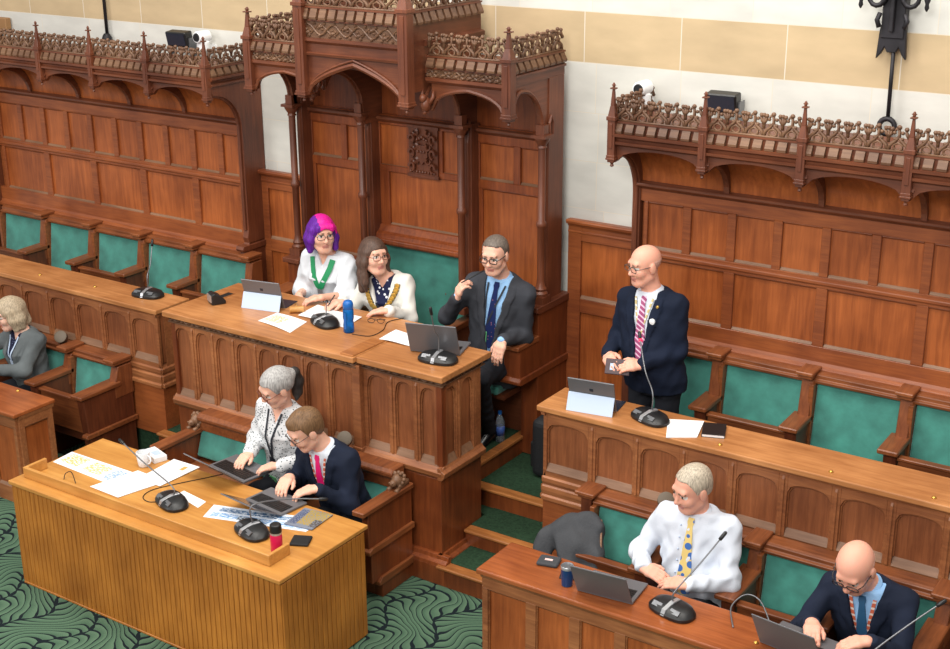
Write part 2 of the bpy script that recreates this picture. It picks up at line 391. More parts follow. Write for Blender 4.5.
def finial_post(name, x, y, zbot, zbase, ztop, root, w=.05, mat='oak_dark'):
    mb = MB(); h = w / 2
    mb.box(x - h, x + h, y - h, y + h, zbot + .06, zbase)
    mb.box(x - h * .45, x + h * .45, y - h - .006, y - h + .004, zbot + .12, zbase - .03)
    mb.box(x - h * 1.25, x + h * 1.25, y - h * 1.25, y + h * 1.25, zbot + .046, zbot + .058); mb.box(x - h * 1.12, x + h * 1.12, y - h * 1.12, y + h * 1.12, zbot + .058, zbot + .075); mb.box(x - h * .9, x + h * .9, y - h * .9, y + h * .9, zbot + .03, zbot + .046)
    mb.lathe([(.004, 0), (.014, .006), (.008, .02), (.02, .034), (.024, .05)], (x, y, zbot), 8)
    mb.box(x - h * 1.25, x + h * 1.25, y - h * 1.25, y + h * 1.25, zbase - .012, zbase + .012)
    t = ztop - zbase
    for a, b, ra, rb in ((.01, .35, 1.05, .55), (.35, .80, .55, .28)):
        z0 = zbase + a * t; z1 = zbase + b * t
        A = h * ra; B = h * rb
        mb.hexa([(x - A, y - A, z0), (x + A, y - A, z0), (x + A, y + A, z0), (x - A, y + A, z0), (x - B, y - B, z1), (x + B, y - B, z1), (x + B, y + B, z1), (x - B, y + B, z1)])
    mb.box(x - h * .7, x + h * .7, y - h * .7, y + h * .7, zbase + .80 * t, zbase + .84 * t)
    mb.ball((x, y, zbase + .90 * t), (h * .42, h * .42, t * .08), 6, 5); mb.box(x - h * .55, x + h * .55, y - h * .2, y + h * .2, zbase + .895 * t, zbase + .92 * t)
    return build(name, mb, M[mat], root, bevel=.002)
def panel_rows(mb, F, us, z0, z1, st=.055, rail=.05, field=1, frame=0, sill=2, d=.02):
    """recessed panels between stiles centred on us, between rails at z0 and z1"""
    mb.mbox(F, us[0], us[-1], -.03, 0, z0, z1, field)
    for k, u in enumerate(us):
        a = u if k == 0 else u - st / 2; b = u if k == len(us) - 1 else u + st / 2
        mb.mbox(F, a, b, -.02, d, z0, z1, frame)
    for u0, u1 in zip(us[:-1], us[1:]):
        a = u0 + st / 2; b = u1 - st / 2
        mb.mprof(F, a, b, [(0, z0), (d, z0), (.002, z0 + .02)], sill)
        mb.mprof(F, a, b, [(0, z1), (d, z1), (.006, z1 - .014)], frame)

def bank(name, label, posts, xend, side, dz):
    """panelled wall with a coved, crested canopy. posts run from the aisle end outwards; side = +1 right, -1 left"""
    xa, xb = min(posts[0], xend), max(posts[0], xend); L = xb - xa
    t = thing(name, label, 'panelled wall', ((xa + xb) / 2, 1.45, FT), world=True)
    YP, YC = 1.43, 1.09
    F = MF(xa, YP)
    zr = 2.37 + dz
    # panelling
    us = [];  x = posts[0]
    k = 0
    off = .06 if side > 0 else .06
    q = abs(posts[0]) + off + .0
    e = []
    n = int((L - .06) / .30)
    e = [off + .30 * i for i in range(n + 1)]
    if side > 0: us1, us2 = e, e[::2]
    else:
        e1 = [.03] + [.24 + .30 * i for i in range(10)]; e2 = [.03] + [.54 + .60 * i for i in range(5)]
        us1, us2 = [L - a for a in e1][::-1], [L - a for a in e2][::-1]
    mb = MB()
    mb.mbox(F, 0, L, -.10, -.02, FT, zr, 0)
    panel_rows(mb, F, us1, 1.955 + dz * .5, 2.26 + dz, .055)
    panel_rows(mb, F, us2, 1.515 + dz * .3, 1.885 + dz * .5, .07)
    mb.mbox(F, 0, L, -.02, .018, 2.26 + dz, zr - .02, 0)
    mb.mprof(F, 0, L, [(0, zr - .03), (.03, zr - .025), (.055, zr - .005), (.055, zr + .012), (.0, zr + .02)], 3)
    mb.mbox(F, 0, L, -.02, .022, 1.885 + dz * .5, 1.955 + dz * .5, 0)
    mb.mprof(F, 0, L, [(.02, 1.90 + dz * .5), (.034, 1.91 + dz * .5), (.034, 1.93 + dz * .5), (.02, 1.94 + dz * .5)], 0)
    mb.mbox(F, 0, L, -.02, .024, 1.36, 1.515 + dz * .3, 0)
    mb.mprof(F, 0, L, [(.02, 1.36), (.055, 1.36), (.055, 1.385), (.035, 1.40), (.02, 1.425)], 0)
    build('panelling', mb, [M['oak_frame'], M['oak_field'], M['sill'], M['oak_dark_x']], t, bevel=.003)
    # coved ceiling under the canopy
    mb = MB(); cv = [(YP - .34 * (1 - math.cos(a)), zr + .02 + .30 * math.sin(a)) for a in [PI / 2 * i / 8 for i in range(9)]]
    mb.prism(cv + [(YC, zr + .36), (YP + .03, zr + .36), (YP + .03, zr + .02)], 'x', xa + .02, xb)
    build('cove', mb, M['oak_field'], t, smooth=True, auto=True)
    # fascia, cornice, arches
    G = MF(xa, YC)
    mb = MB()
    dentils(mb, G, L, 2.752 + dz, 2.812 + dz, .075, 0)
    cornice_lower(mb, G, L, 2.67 + dz, 2.75 + dz)
    mb.mbox(G, 0, L, -.40, -.02, 2.69 + dz, 2.82 + dz, 0)
    ps = sorted(posts)
    for p0, p1 in zip(ps[:-1], ps[1:]):
        smp = [(u, z, 2.675 + dz) for u, z in arc(p0 - xa + .02, p1 - xa - .02, 2.572 + dz, 2.655 + dz, 12, 2)]
        mb.mstrip(G, smp, -.03, .0, 0)
    # return at the aisle end
    R = MSide(posts[0], YC, -side)
    LS = 1.62 - YC
    dentils(mb, R, LS, 2.752 + dz, 2.812 + dz, .075, 0); cornice_lower(mb, R, LS, 2.67 + dz, 2.75 + dz)
    build('cornice', mb, [M['oak_dark_x'], M['oak_carved']], t)
    mb = MB()
    for p0, p1 in zip(ps[:-1], ps[1:]): cresting(mb, MF(p0 + .02, YC - .005), p1 - p0 - .04, 2.826 + dz, .135)
    build('cresting', mb, M['oak_carved'], t, smooth=True)
    mb = MB(); cresting(mb, MSide(posts[0], YC + .03, -side), LS - .05, 2.826 + dz, .135)
    build('cresting', mb, M['oak_carved'], t, smooth=True)
    for p in posts: finial_post('finial_post', p, YC - .018, 2.54 + dz, 2.84 + dz, 3.06 + dz, t)
    # curved ribs across the cove, one at each post
    for p in posts[1:]:
        c0 = [(YP - .33 * (1 - math.cos(a)), zr + .02 + .24 * math.sin(a)) for a in [PI / 2 * i / 8 for i in range(9)]]
        mb = MB(); mb.prism([(y - .025, z - .012) for y, z in c0] + [(y + .02, z + .05) for y, z in c0[::-1]], 'x', p + .0, p + .035)
        build('rib', mb, M['oak_dark_y'], t)
    # end board
    c0 = [(1.40 - .29 * (1 - math.cos(a)), zr - .06 + .30 * math.sin(a)) for a in [PI / 2 * i / 10 for i in range(11)]]
    mb = MB(); X0, X1 = sorted((posts[0] - side * .02, posts[0] + side * .035))
    mb.prism([(1.635, 1.45), (1.40, 1.45), (1.385, 1.50), (1.40, 1.56)] + c0 + [(YC, 2.70 + dz), (1.635, 2.70 + dz)], 'x', X0, X1)
    mb.prism([(1.635, FT), (1.33, FT), (1.33, 1.36), (1.40, 1.46), (1.635, 1.46)], 'x', X0, X1)
    mb.tube([(posts[0] + side * .01, y - .006, z) for y, z in [(1.40, 1.56)] + c0], .016, 6)
    mb.prism([(1.635, 1.40), (1.32, 1.40), (1.31, 1.42), (1.32, 1.445), (1.635, 1.445)], 'x', X0 - .012, X1 + .012)
    build('end_board', mb, M['oak_dark'], t, bevel=.003)
    return t
bank('panelled_bank', 'long oak panelled wall with crested canopy, right of the tall canopied seat', [1.70 + .60 * i for i in range(6)], 5.2, 1, 0.0)
bank('panelled_bank', 'oak panelled wall with crested canopy, left of the tall canopied seat', [-1.70 - .62 * i for i in range(6)], -4.72, -1, .045)
# short end wall of the left bank
mb = MB().box(-5.6, -4.72, 1.25, 1.62, FT, 2.9); mb.box(-5.6, -4.70, 1.235, 1.26, 1.42, 1.47)
tag(build('trim_3', mb, M['oak_dark'], bevel=.004), kind='structure')

# ------------------------------------------------------------------ canopied seat
T = thing('canopied_seat', 'tall oak canopied triple seat with carved cresting behind the central desk', 'throne', (0, 1.3, .52), world=True)
YB = 1.48
# back panelling
mb = MB(); F = MF(-1.10, YB)
mb.mbox(F, .035, 2.165, -.07, -.02, .52, 3.0, 0)
for a, b in ((.04, .66), (1.54, 2.16)):
    panel_rows(mb, F, [a, (a + b) / 2 + .02, b], 2.23, 2.49, .055)
    panel_rows(mb, F, [a, b], 1.50, 2.17, .10)
    mb.mbox(F, a, b, -.02, .022, 2.17, 2.23, 0); mb.mbox(F, a, b, -.02, .022, 2.49, 2.60, 0); mb.mbox(F, a, b, -.02, .02, 1.38, 1.50, 0)
panel_rows(mb, F, [.68, .97, 1.23, 1.52], 2.22, 2.54, .05)
panel_rows(mb, F, [.68, 1.52], 1.79, 2.21, .20)
mb.mbox(F, .68, 1.52, -.02, .022, 2.19, 2.235, 0); mb.mbox(F, .68, 1.52, -.02, .022, 2.53, 2.60, 0)
mb.mprof(F, .035, 2.165, [(0, 2.545), (.03, 2.55), (.055, 2.57), (.055, 2.59), (0, 2.60)], 3)
mb.mprof(F, .68, 1.52, [(0, 1.66), (.10, 1.66), (.11, 1.675), (.11, 1.70), (.09, 1.71), (.085, 1.735), (.06, 1.75), (.03, 1.79), (0, 1.80)], 0)
build('back_panelling', mb, [M['oak_throne'], M['oak_field'], M['sill'], M['oak_dark_x']], T, bevel=.003)
# carved coat of arms panel
mb = MB(); mb.box(-.125, .125, YB - .035, YB, 2.20, 2.54)
mb.box(-.135, .135, YB - .042, YB, 2.185, 2.205); mb.box(-.135, .135, YB - .042, YB, 2.535, 2.555)
mb.prism([(-.05, 2.42), (.05, 2.42), (.05, 2.34), (0, 2.28), (-.05, 2.34)], 'y', YB - .055, YB - .03)
for s in (-1, 1):
    for k in range(3):
        cz = 2.26 + .10 * k
        mb.tube([(s * (.09 + .022 * math.cos(a)), YB - .050, cz + .03 * math.sin(a)) for a in [i * .7 for i in range(8)]], [.015 - .001 * i for i in range(8)], 5)
        mb.tube([(s * (.055 + .02 * math.cos(a + 2)), YB - .052, cz + .05 + .02 * math.sin(a + 2)) for a in [i * .7 for i in range(8)]], [.014 - .001 * i for i in range(8)], 5)
for k in range(5): mb.ball((-.04 + .02 * k, YB - .045, 2.455 + .02 * (1 - abs(k - 2) / 2)), .013, 6, 4)
for k in range(9): mb.ball((-.10 + .025 * k, YB - .04, 2.225), .011, 6, 4)
for k in range(3): mb.ball((-.025 + .025 * k, YB - .058, 2.375), .010, 6, 4)
o = build('carved_arms', mb, M['oak_dark'], T); o['label'] = 'carved coat of arms panel'
# roofs and canopy boards
def harch(u0, u1, zf=2.85, za=2.95, zb=2.64, n=18):   # half arch: from the front post up and over, down to the column
    out = []; m = u0 + (u1 - u0) * .26
    for i in range(n + 1):
        u = u0 + (u1 - u0) * i / n
        out.append((u, za - (za - zf) * (1 - (u - u0) / (m - u0)) ** 2 if u < m else zb + (za - zb) * max(0, 1 - ((u - m) / (u1 - m)) ** 2) ** .5))
    return out
def pointed(u0, u1, zs, za, n=24):
    return [(u0 + (u1 - u0) * i / n, zs + (za - zs) * (.50 * max(0, 1 - abs(-1 + 2 * i / n) ** 2.2) ** .5 + .50 * (1 - abs(-1 + 2 * i / n)))) for i in range(n + 1)]
def canopy(x0, x1, Y, levels, nm):
    zc, zct, zd, zv, zb, spr, apx = levels  # crest base, crest top, dentil bottom, vine bottom, arch-board top, spring, apex
    G = MF(x0, Y); L = x1 - x0; AR = pointed if nm == 'centre_canopy' else tudor
    mb = MB(); dentils(mb, G, L, zd, zc - .014, .075, 0); vine(mb, G, L, zv, zd - .01, 1); mb.mbox(G, 0, L, -.03, .012, zd - .012, zd, 0)
    if zb < zv - .01:
        mb.mprof(G, 0, L, [(-.03, zb), (.016, zb), (.020, zb + .015), (.0, zb + .022), (.0, zv - .04), (.022, zv - .02), (.022, zv), (-.03, zv)], 0)
    else: mb.mprof(G, 0, L, [(-.03, zv - .02), (.012, zv - .02), (.018, zv), (-.03, zv)], 0)
    build(nm, mb, [M['oak_dark_x'], M['oak_carved']], T)
    mb = MB(); mb.mstrip(G, [(u, z, zb + .005) for u, z in AR(.03, L - .03, spr, apx)], -.035, -.005)
    mb.tube([G(u, .0, z) for u, z in AR(.03, L - .03, spr, apx)], .018 if nm == 'centre_canopy' else .013, 6)
    if nm == 'centre_canopy': mb.tube([G(u, .006, z + .03) for u, z in AR(.05, L - .05, spr, apx)], .009, 6)
    build('arch_board', mb, M['oak_dark_x'], T)
    mb = MB(); cresting(mb, MF(x0 + .02, Y - .005), L - .04, zc, zct - zc, .125); build('cresting', mb, M['oak_carved'], T, smooth=True)
WL = (3.15, 3.29, 3.075, 3.01, 2.99, 2.80, 2.945); CL = (3.43, 3.57, 3.345, 3.225, 3.11, 2.86, 3.07)
canopy(.45, 1.07, .89, WL, 'wing_canopy'); canopy(-1.07, -.45, .89, WL, 'wing_canopy'); canopy(-.425, .425, .71, CL, 'centre_canopy')
build('roof', MB().box(-1.06, 1.06, .90, 1.55, 3.03, 3.07).box(-.42, .42, .72, 1.55, 3.30, 3.34).box(-.42, .42, .76, .90, 3.03, 3.06), M['oak_dark_x'], T)
for s in (1, -1):
    R = MSide(s * 1.07, .89, s); LS = .665
    mb = MB(); dentils(mb, R, LS, 3.075, 3.136, .075, 0)
    mb.mbox(R, 0, LS, -.03, .006, 2.99, 3.07, 0)
    mb.mprof(R, 0, LS, [(-.02, 3.04), (.02, 3.045), (.02, 3.06), (-.02, 3.07)], 0)
    mb.mstrip(R, [(u, z, 3.0) for u, z in harch(.03, .40)], -.03, .0, 0)
    mb.mbox(R, .40, LS, -.03, .0, 2.6, 3.0, 0)
    mb.tube([R(u, .004, z) for u, z in harch(.03, .40)], .014, 6, 0)
    build('side_canopy', mb, [M['oak_dark_y'], M['oak_carved']], T)
    mb = MB(); cresting(mb, MSide(s * 1.07, .92, s), LS - .05, 3.15, .14, .125); build('cresting', mb, M['oak_carved'], T, smooth=True)
    # centre canopy sides
    R = MSide(s * .425, .71, s); LS = .84
    mb = MB(); dentils(mb, R, LS, 3.345, 3.416, .075, 0); mb.mbox(R, 0, LS, -.03, .0, 3.05, 3.345, 0)
    mb.mprof(R, .18, LS, [(-.02, 3.20), (.03, 3.205), (.035, 3.23), (-.02, 3.25)], 0)
    mb.mbox(R, 0, .18, -.03, .0, 2.92, 3.05, 0)
    mb.mstrip(R, [(u, z, 3.05) for u, z in harch(.18, .58)], -.03, .0, 0)
    mb.tube([R(u, .0, z) for u, z in harch(.18, .58)], .014, 6, 0)
    mb.mbox(R, .58, LS, -.03, .0, 2.55, 3.05, 0)
    build('side_canopy', mb, [M['oak_dark_y'], M['oak_carved']], T)
    mb = MB(); cresting(mb, MSide(s * .425, .74, s), LS - .05, 3.43, .14, .125); build('cresting', mb, M['oak_carved'], T, smooth=True)
    # carved grotesque on the canopy corner
    mb = MB(); gx, gy, gz = s * .47, .84, 2.84
    mb.ball((gx, gy, gz), (.035, .045, .05), 8, 6); mb.ball((gx, gy - .03, gz + .045), (.024, .028, .028), 8, 6)
    for k in (-1, 1): mb.tube([(gx + k * .02, gy, gz), (gx + k * .045, gy + .02, gz + .05), (gx + k * .04, gy + .03, gz + .09)], [.016, .014, .005], 6)
    mb.tube([(gx, gy, gz - .03), (gx, gy - .02, gz - .06)], [.02, .012], 6)
    o = build('carved_beast', mb, M['oak_dark'], T, smooth=True)
    finial_post('finial_post', s * 1.07, .885, 2.755, 3.16, 3.37, T, .066)
    mb = MB()
    finial_post('finial_post', s * .425, .70, 2.80, 3.44, 3.72, T, .075)
    # columns
    for cx, zb in ((1.07, 1.49), (.43, 1.30)):
        x = s * cx; y = 1.29
        mb = MB(); mb.box(x - .05, x + .05, y - .05, y + .05, zb, zb + .05)
        mb.lathe([(.048, .05), (.05, .07), (.036, .085), (.042, .10), (.030, .12), (.0255, .16), (.0255, 2.03 - zb - .02), (.034, 2.03 - zb - .01), (.036, 2.03 - zb + .005), (.034, 2.03 - zb + .02), (.0255, 2.03 - zb + .03), (.0255, 2.545 - zb), (.034, 2.55 - zb), (.028, 2.565 - zb), (.05, 2.60 - zb), (.056, 2.62 - zb)], (x, y, zb), 14)
        mb.box(x - .055, x + .055, y - .055, y + .055, 2.615, 2.635)
        mb.box(x - .03, x + .03, y - .03, y + .03, 2.63, 2.70)
        build('column', mb, M['oak_dark'], T, smooth=True, auto=True)
    # bay dividers and side walls
    mb = MB(); x = s * .43
    mb.box(x - .03, x + .03, 1.37, YB, .95, 2.62); mb.tube([(x - .0, 1.37, .95), (x, 1.37, 2.50), (x, 1.39, 2.60)], .020, 8); mb.ball((x, 1.375, 2.63), .025)
    build('bay_divider', mb, M['oak_dark'], T, bevel=.003)
    mb = MB(); x0, x1 = sorted((s * 1.035, s * 1.078))
    mb.box(x0, x1, 1.36, 1.55, 1.49, 2.99); mb.tube([(s * 1.06, 1.36, 1.5), (s * 1.06, 1.36, 2.62)], .020, 8)
    mb.tube([(s * 1.085, 1.36, 2.62), (s * 1.085, 1.355, 2.70), (s * 1.085, 1.375, 2.745), (s * 1.085, 1.40, 2.70), (s * 1.085, 1.40, 2.62)], .012, 6)
    build('side_wall', mb, M['oak_dark'], T, bevel=.003)
    # arm and end panel of the bench
    x0, x1 = sorted((s * .98, s * 1.11))
    mb = MB(); mb.prism([(.97, 1.02), (.97, 1.25), (1.20, 1.25), (1.20, 1.44), (1.60, 1.44), (1.60, .40), (1.19, .40), (1.19, 1.02)], 'x', x0, x1, 0)
    mb.prism([(1.20, 1.44), (1.16, 1.455), (1.16, 1.49), (1.60, 1.49), (1.60, 1.44)], 'x', x0 - .015, x1 + .015, 1)
    mb.prism([(.96, 1.00), (.94, 1.01), (.94, 1.03), (.96, 1.05), (1.60, 1.05), (1.60, 1.0)], 'x', x0 - .015, x1 + .015, 0)
    build('end_panel', mb, [M['oak_base'], M['oak_dark_y']], T, bevel=.004)
    build('armrest', MB().prism([(.93, 1.25), (.93, 1.28), (1.20, 1.29), (1.20, 1.25)], 'x', x0 - .01, x1 + .01), M['seat_wood'], T, bevel=.005)
    build('armrest', MB().prism([(.90, 1.20), (.90, 1.24), (1.40, 1.25), (1.40, 1.20)], 'x', s * .43 - .04, s * .43 + .04), M['seat_wood'], T, bevel=.005)
    build('arm_support', MB().box(s * .43 - .03, s * .43 + .03, .95, 1.40, .95, 1.20), M['oak_dark'], T)
build('bench_base', MB().box(-.975, .975, 1.26, 1.40, .52, .86).box(-.975, .975, .98, 1.40, .86, .90), M['oak_dark_x'], T)
for a, b in ((-.95, -.47), (-.39, .39), (.47, .95)):
    build('seat_cushion', MB().box(a, b, .93, 1.38, .90, .965), M['green'], T, bevel=.02, seg=2)
build('back_cushion', MB().prism([(1.38, .965), (1.44, 1.655), (1.48, 1.655), (1.48, .965)], 'x', -.395, .395), M['green'], T, bevel=.012, seg=2)
o = build('cushion_button', MB().ball((.20, 1.418, 1.36), (.006, .006, .012)), M['oak_dark'], T)
# ------------------------------------------------------------------ desks
def arch_bays(mb, F, us, zsill, zarch, ztop, st=.05, d=.022, lows=True, spr=.10):
    """gothic panelling: stiles, pointed heads and sloping sills; face plane at out 0, fields recessed by d"""
    u0, u1 = us[0], us[-1]
    mb.mbox(F, u0, u1, -.06, -d, zsill - .05, ztop, 1)
    for k, u in enumerate(us):
        a = u if k == 0 else u - st / 2; b = u if k == len(us) - 1 else u + st / 2
        mb.mbox(F, a, b, -d - .01, 0, zsill - .05, ztop, 0)
        if 0 < k < len(us) - 1: mb.mprof(F, u - st * .16, u + st * .16, [(-.001, zsill - .05), (.008, zsill - .05), (.008, ztop - .04), (-.001, ztop - .02)], 0)
    for a, b in zip(us[:-1], us[1:]):
        a += st / 2; b -= st / 2
        mb.mstrip(F, [(u, z, ztop) for u, z in arc(a, b, zarch - spr, zarch, 14, 2.4)], -d - .01, -.0005, 0)
        mb.tube([F(a + .004, -d + .006, zsill)] + [F(u, -d + .006, z - .002) for u, z in arc(a + .004, b - .004, zarch - spr, zarch - .004, 12, 2.4)] + [F(b - .004, -d + .006, zsill)], .006, 5, 0)
        mb.mprof(F, a, b, [(-d - .01, zsill - .05), (0.004, zsill - .05), (-d, zsill), (-d - .01, zsill)], 2)
def slab(x0, x1, y0, y1, z0, z1):
    return MB().box(x0, x1, y0, y1, z0, z1)
def central_desk():
    t = thing('central_desk', 'long carved oak desk with gothic arched panels, raised in the middle of the room', 'desk', (0, .35, 0), world=True)
    xs = [-1.125, -.93, -.74, -.55, -.35, -.15, .06, .27, .485]; xw = [.535, .755, .945, 1.135]
    mb = MB(); arch_bays(mb, MF(0, 0), xs, .83, 1.285, 1.325)
    mb.mprof(MF(-1.14, 0), 0, 1.645, [(-.02, .70), (.012, .70), (.03, .72), (.035, .75), (.012, .765), (0, .782), (-.02, .782)], 0)
    build('front_panelling', mb, [M['desk_frame'], M['desk_field'], M['sill']], t, bevel=.002)
    mb = MB(); arch_bays(mb, MF(0, .03), xw, .83, 1.285, 1.325)
    mb.mprof(MF(.50, .03), 0, .645, [(-.02, .70), (.012, .70), (.03, .72), (.035, .75), (.012, .765), (0, .782), (-.02, .782)], 0)
    build('front_panelling', mb, [M['desk_frame'], M['desk_field'], M['sill']], t, bevel=.002)
    build('pilaster', MB().box(.475, .535, -.012, .05, .70, 1.34).box(.468, .542, -.02, .05, .70, .78), M['desk_frame'], t, bevel=.003)
    for s in (1, -1):
        R = MSide(s * 1.135, 0, s)
        mb = MB(); arch_bays(mb, R, [.03, .215, .40], .83, 1.285, 1.325); mb.mbox(R, .40, .46, -.06, 0, .70, 1.325, 0)
        mb.mprof(R, -.0, .47, [(-.02, .70), (.012, .70), (.03, .72), (.035, .75), (.012, .765), (0, .782), (-.02, .782)], 0)
        build('end_panelling', mb, [M['desk_frame'], M['desk_field'], M['sill']], t, bevel=.002)
    # frieze and tops
    mb = MB()
    for F, L in ((MF(-1.14, -.002), 1.65), (MF(.515, .028), .64)):
        mb.mbox(F, 0, L, -.03, 0, 1.32, 1.362, 0); mb.mbox(F, 0, L, -.03, .014, 1.318, 1.326, 0)
        n = int(L / .05); w = L / n
        mb.tube([F(L * i / (n * 4), .008, 1.343 + .010 * math.sin(i / 4 * PI)) for i in range(n * 4 + 1)], .006, 5, 0)
        for i in range(n): mb.ball(F((i + .5) * w, .008, 1.343 - .006 * (-1) ** i), (.012, .008, .009), 6, 4, 0)
    R = MSide(1.135, .03, 1); mb.mbox(R, 0, .46, -.03, 0, 1.32, 1.362, 0); mb.mbox(R, 0, .46, -.03, .014, 1.318, 1.326, 0)
    for i in range(9): mb.ball(R(.03 + i * .05, .008, 1.343 - .006 * (-1) ** i), (.008, .012, .009), 6, 4, 0)
    build('carved_frieze', mb, [M['oak_carved']], t)
    build('worktop', slab(-1.165, .515, -.045, .72, 1.36, 1.40), M['desk_top'], t, bevel=.006, seg=2)
    build('worktop', slab(.515, 1.17, -.012, .53, 1.355, 1.397), M['desk_top'], t, bevel=.006, seg=2)
    build('top_band', MB().box(.40, .505, -.03, .30, 1.398, 1.409), M['nosing'], t, bevel=.004)
    # base below the panelling
    mb = MB(); mb.box(-1.135, 1.135, .012, .46, 0, .70); mb.box(-1.16, 1.19, -.05, .50, 0, .13)
    mb.mprof(MF(-1.16, .0), 0, 2.36, [(-.02, .13), (.05, .13), (.045, .15), (.02, .165), (.012, .19), (-.02, .19)])
    mb.mprof(MSide(1.135, -.02, 1), 0, .50, [(-.02, .13), (.05, .13), (.045, .15), (.02, .165), (.012, .19), (-.02, .19)])
    mb.box(-1.05, 1.05, .07, .44, .7, 1.32)
    mb.box(1.095, 1.137, .028, .075, .70, 1.32); mb.box(-1.127, -1.09, -.002, .06, .70, 1.32)
    build('base', mb, M['oak_base'], t, bevel=.003)
    return t
central_desk()
def rear_desk(name, label, xa, xb, edges, s):
    t = thing(name, label, 'desk', ((xa + xb) / 2, .5, FT), world=True)
    Y = .325; x0, x1 = min(xa, xb), max(xa, xb); e = sorted(edges)
    mb = MB(); arch_bays(mb, MF(0, Y), e, .84, 1.115, 1.175, .05, .022, spr=.06)
    mb.mprof(MF(x0, Y), 0, x1 - x0, [(-.02, .60), (.02, .60), (.02, .625), (.008, .635), (.014, .66), (.014, .69), (.002, .70), (.01, .72), (.01, .745), (0, .755), (0, .795), (-.02, .795)], 0)
    build('front_panelling', mb, [M['desk_frame'], M['desk_field'], M['sill']], t, bevel=.002)
    # end towards the aisle
    R = MSide(xa, Y, -s); mb = MB()
    mb.mbox(R, .062, .30, -.03, 0, .60, 1.18, 0)
    mb.mprof(R, -.0, .30, [(-.02, .60), (.02, .60), (.02, .625), (.008, .635), (.014, .66), (.014, .69), (.002, .70), (.01, .72), (.01, .745), (0, .755), (-.02, .795)], 0)
    build('end_panel', mb, [M['desk_frame'], M['sill']], t, bevel=.002)
    mb = MB(); mb.box(x0 + .02, x1 - .02, Y + .03, .60, FT - .1, 1.18); mb.box(x0, x1, Y + .004, .62, .2, .60)
    build('carcass', mb, M['oak_frame'], t)
    tp = build('worktop', slab(x0 - .03, x1 + .03, Y - .035, .635, 1.19, 1.225), M['desk_top'], t, bevel=.006, seg=2)
    mb = MB(); mb.mprof(MF(x0 - .015, Y), 0, x1 - x0 + .03, [(-.02, 1.165), (.004, 1.165), (.008, 1.18), (.022, 1.185), (.022, 1.192), (-.02, 1.192)])
    mb.mprof(MSide(xa, Y - .02, -s), 0, .32, [(-.02, 1.165), (.004, 1.165), (.008, 1.18), (.015, 1.185), (.015, 1.192), (-.02, 1.192)])
    build('moulding', mb, M['desk_frame'], t)
    return t
rear_desk('rear_desk', 'long oak back-row desk in front of the standing man, right of the aisle', 1.68, 5.0, [1.68] + [2.016 + .2975 * i for i in range(11)], 1)
rear_desk('rear_desk', 'long oak back-row desk on the left, one microphone at its end', -1.625, -4.72, [-1.625] + [-1.925 - .306 * i for i in range(10)], -1)
def front_desk(label, xa, xb, s, topmat):
    t = thing('front_desk', label, 'desk', ((xa + xb) / 2, -.6, 0), world=True)
    x0, x1 = min(xa, xb), max(xa, xb)
    F = MF(x0, -.755)
    us = [.0] + [.335 + .267 * i - .03 for i in range(0, int((x1 - x0 - .3) / .267))] + [x1 - x0]
    if s < 0: us = sorted(x1 - x0 - u for u in us)
    mb = MB(); mb.mbox(F, 0, x1 - x0, -.02, .018, 0, .12, 0); mb.mbox(F, 0, x1 - x0, -.02, .018, .60, .675, 0)
    panel_rows(mb, F, us, .12, .60, .062, d=.018)
    for u0, u1 in zip(us[:-1], us[1:]):
        mb.tube([F(u0 + .034, .006, .125), F(u0 + .034, .006, .595), F(u1 - .034, .006, .595), F(u1 - .034, .006, .125)], .006, 5, 0)
    build('front_panelling', mb, [M['desk_frame'], M['oak_field'], M['sill']], t, bevel=.002)
    R = MSide(xa, -.755, -s); mb = MB(); panel_rows(mb, R, [0, .29], .12, .60, .09, d=.018); mb.mbox(R, 0, .29, -.02, .018, 0, .12, 0); mb.mbox(R, 0, .29, -.02, .018, .60, .675, 0)
    build('end_panel', mb, [M['desk_frame'], M['oak_field'], M['sill']], t, bevel=.002)
    build('carcass', MB().box(x0 + .02, x1 - .02, -.74, -.48, 0, .68), M['oak_frame'], t)
    build('worktop', slab(x0 - .028, x1 + .028, -.80, -.44, .688, .72), M[topmat], t, bevel=.008, seg=2)
    mb = MB(); mb.mprof(F, -.01, x1 - x0 + .01, [(-.02, .66), (.022, .665), (.032, .688), (-.02, .688)]); mb.mprof(R, 0, .30, [(-.02, .66), (.022, .665), (.027, .688), (-.02, .688)])
    build('moulding', mb, M['desk_frame'], t)
    return t
front_desk('reddish polished front desk bearing a blue tumbler and grey laptop', 1.965, 5.0, 1, 'desk_top_red')
front_desk('front desk with a bare reddish top beside the woman in grey', -1.925, -4.6, -1, 'desk_top_red')
